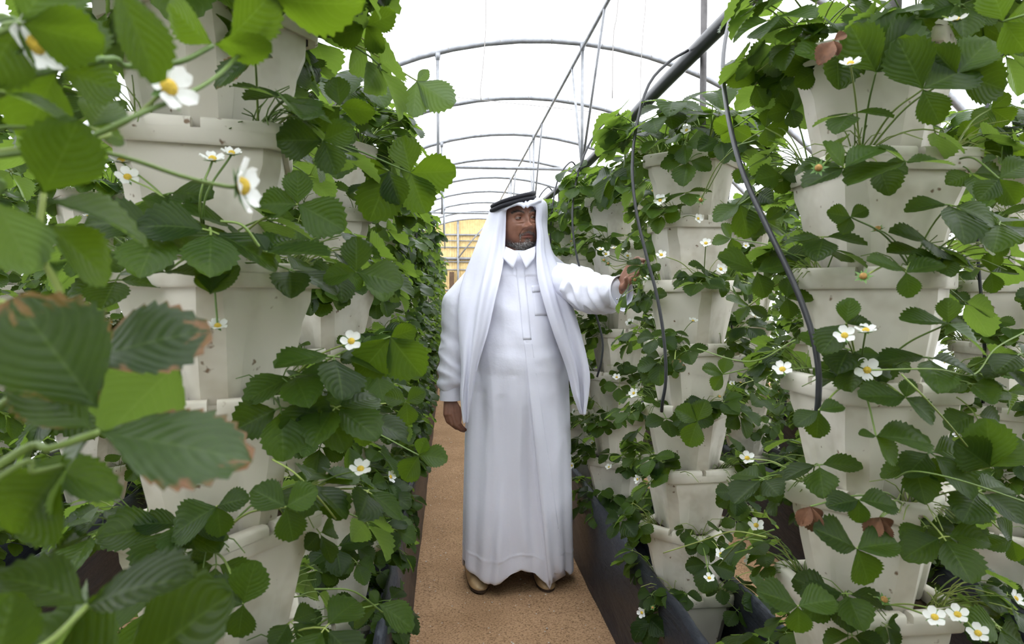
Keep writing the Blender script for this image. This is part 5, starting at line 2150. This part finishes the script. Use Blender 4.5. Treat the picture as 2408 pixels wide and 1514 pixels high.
# sprigs over the reaching hand
for px, py, f, old in ((1412, 588, (.4, .8), False), (1425, 598, (.7, .5), False), (1444, 585, (.3, .9), False), (1460, 589, (.2, .95), False), (1476, 602, (.7, .6), False), (1430, 620, (.7, .4), True), (1420, 612, (.6, .5), True)):
    one_flower([(1530, 632, 2.20), (1490, 618, 2.26), (px + (1490 - px) * .35, py + 14, 2.28), (px, py, 2.28)], f, .95, R2, old)
one_flower([(1535, 628, 2.15), (1512, 640, 2.22), (1493, 658, 2.24)], (.9, .2), 1.2, R2, True)
# withered brown leaves
tri((1906, 1190), .95, [(1880, 1235), (1915, 1250), (1930, 1220)], (.9, .1), R1, .38, 'dead_leaf', .5, .2)
tri((2070, 1215), .95, [(2040, 1262), (2075, 1275), (2095, 1240)], (.9, .1), R1, .42, 'dead_leaf', .5, .2)
tri((1960, 95), .95, [(1925, 150), (1970, 130), (1990, 80)], (.8, .3), R1, .36, 'dead_leaf', .5, .2)
tri((600, 130), .80, [(505, 205), (560, 170), (640, 135)], (.5, .6), L1, .34, 'leaf_scorched', .3, .2)
tri((1585, 872), 1.75, [(1590, 890), (1612, 860), (1600, 845)], (.8, .4), R2, .46, 'leaf_scorched')
# thick growth between the first two towers and at the edge of the picture
for jx, jy, dd, n_, w_ in ((1800, 300, 1.30, (.7, -.1), 0), (1760, 395, 1.35, (.7, .3), 1), (1835, 410, 1.25, (.75, .2), 2), (1725, 300, 1.45, (.8, -.2), 3), (1860, 255, 1.25, (.7, -.3), 4), (1835, 190, 1.28, (.75, -.3), 5),
                           (1800, 520, 1.28, (.6, .6), 1), (1840, 600, 1.2, (.7, .5), 2), (1760, 720, 1.3, (.5, .8), 3), (1720, 560, 1.5, (.6, .7), 4), (1850, 700, 1.15, (.6, .7), 0), (1700, 880, 1.4, (.6, .7), 5),
                           (2330, 255, 1.15, (.8, -.1), 1), (2385, 330, 1.1, (.75, .1), 2), (2310, 60, 1.1, (.7, -.3), 3), (2290, 330, 1.2, (.7, .2), 4), (2370, 560, 1.1, (.6, .6), 5), (2330, 640, 1.15, (.5, .8), 0), (2290, 880, 1.1, (.5, .8), 1), (2370, 920, 1.15, (.6, .7), 2), (2330, 1180, 1.1, (.6, .7), 3), (2380, 1270, 1.1, (.6, .6), 4)):
    ang = w_ * .7
    rad_ = 62 / dd * 1.15
    tri((jx, jy), dd, [(jx + rad_ * math.cos(ang + q), jy + rad_ * .8 * math.sin(ang + q), dd + .02 * math.sin(ang + 2 * q)) for q in (0, 1.45, -1.45)], n_, R1, .45)
# yellow-green runners
runner([(1775, 330, 1.25), (1720, 350, 1.45), (1690, 400, 1.6), (1660, 455, 1.68)], R1)
runner([(2105, 1125, .985), (2150, 1108, .93), (2260, 1130, .90), (2410, 1180, .92)], R1)
runner([(2120, 880, .92), (2165, 925, .90), (2225, 990, .93), (2275, 1050, .97)], R1)
runner([(2050, 870, .9), (2200, 868, .92), (2290, 880, 1.0), (2340, 820, 1.05), (2410, 780, 1.1)], R1)
runner([(1800, 1262, 1.0), (1720, 1250, 1.2), (1640, 1275, 1.4), (1560, 1300, 1.55)], R1)
runner([(1820, 1245, 1.0), (1740, 1275, 1.15), (1690, 1330, 1.3)], R1)
runner([(1870, 800, 1.0), (1760, 850, 1.1), (1640, 820, 1.5)], R1)
runner([(640, 1080, .85), (690, 1110, .84), (740, 1160, .86), (790, 1220, .95)], L1)
runner([(740, 1385, .85), (830, 1390, .92), (900, 1440, 1.0)], L1)
runner([(520, 520, .78), (570, 530, .77), (610, 580, .78)], L1, .0018)
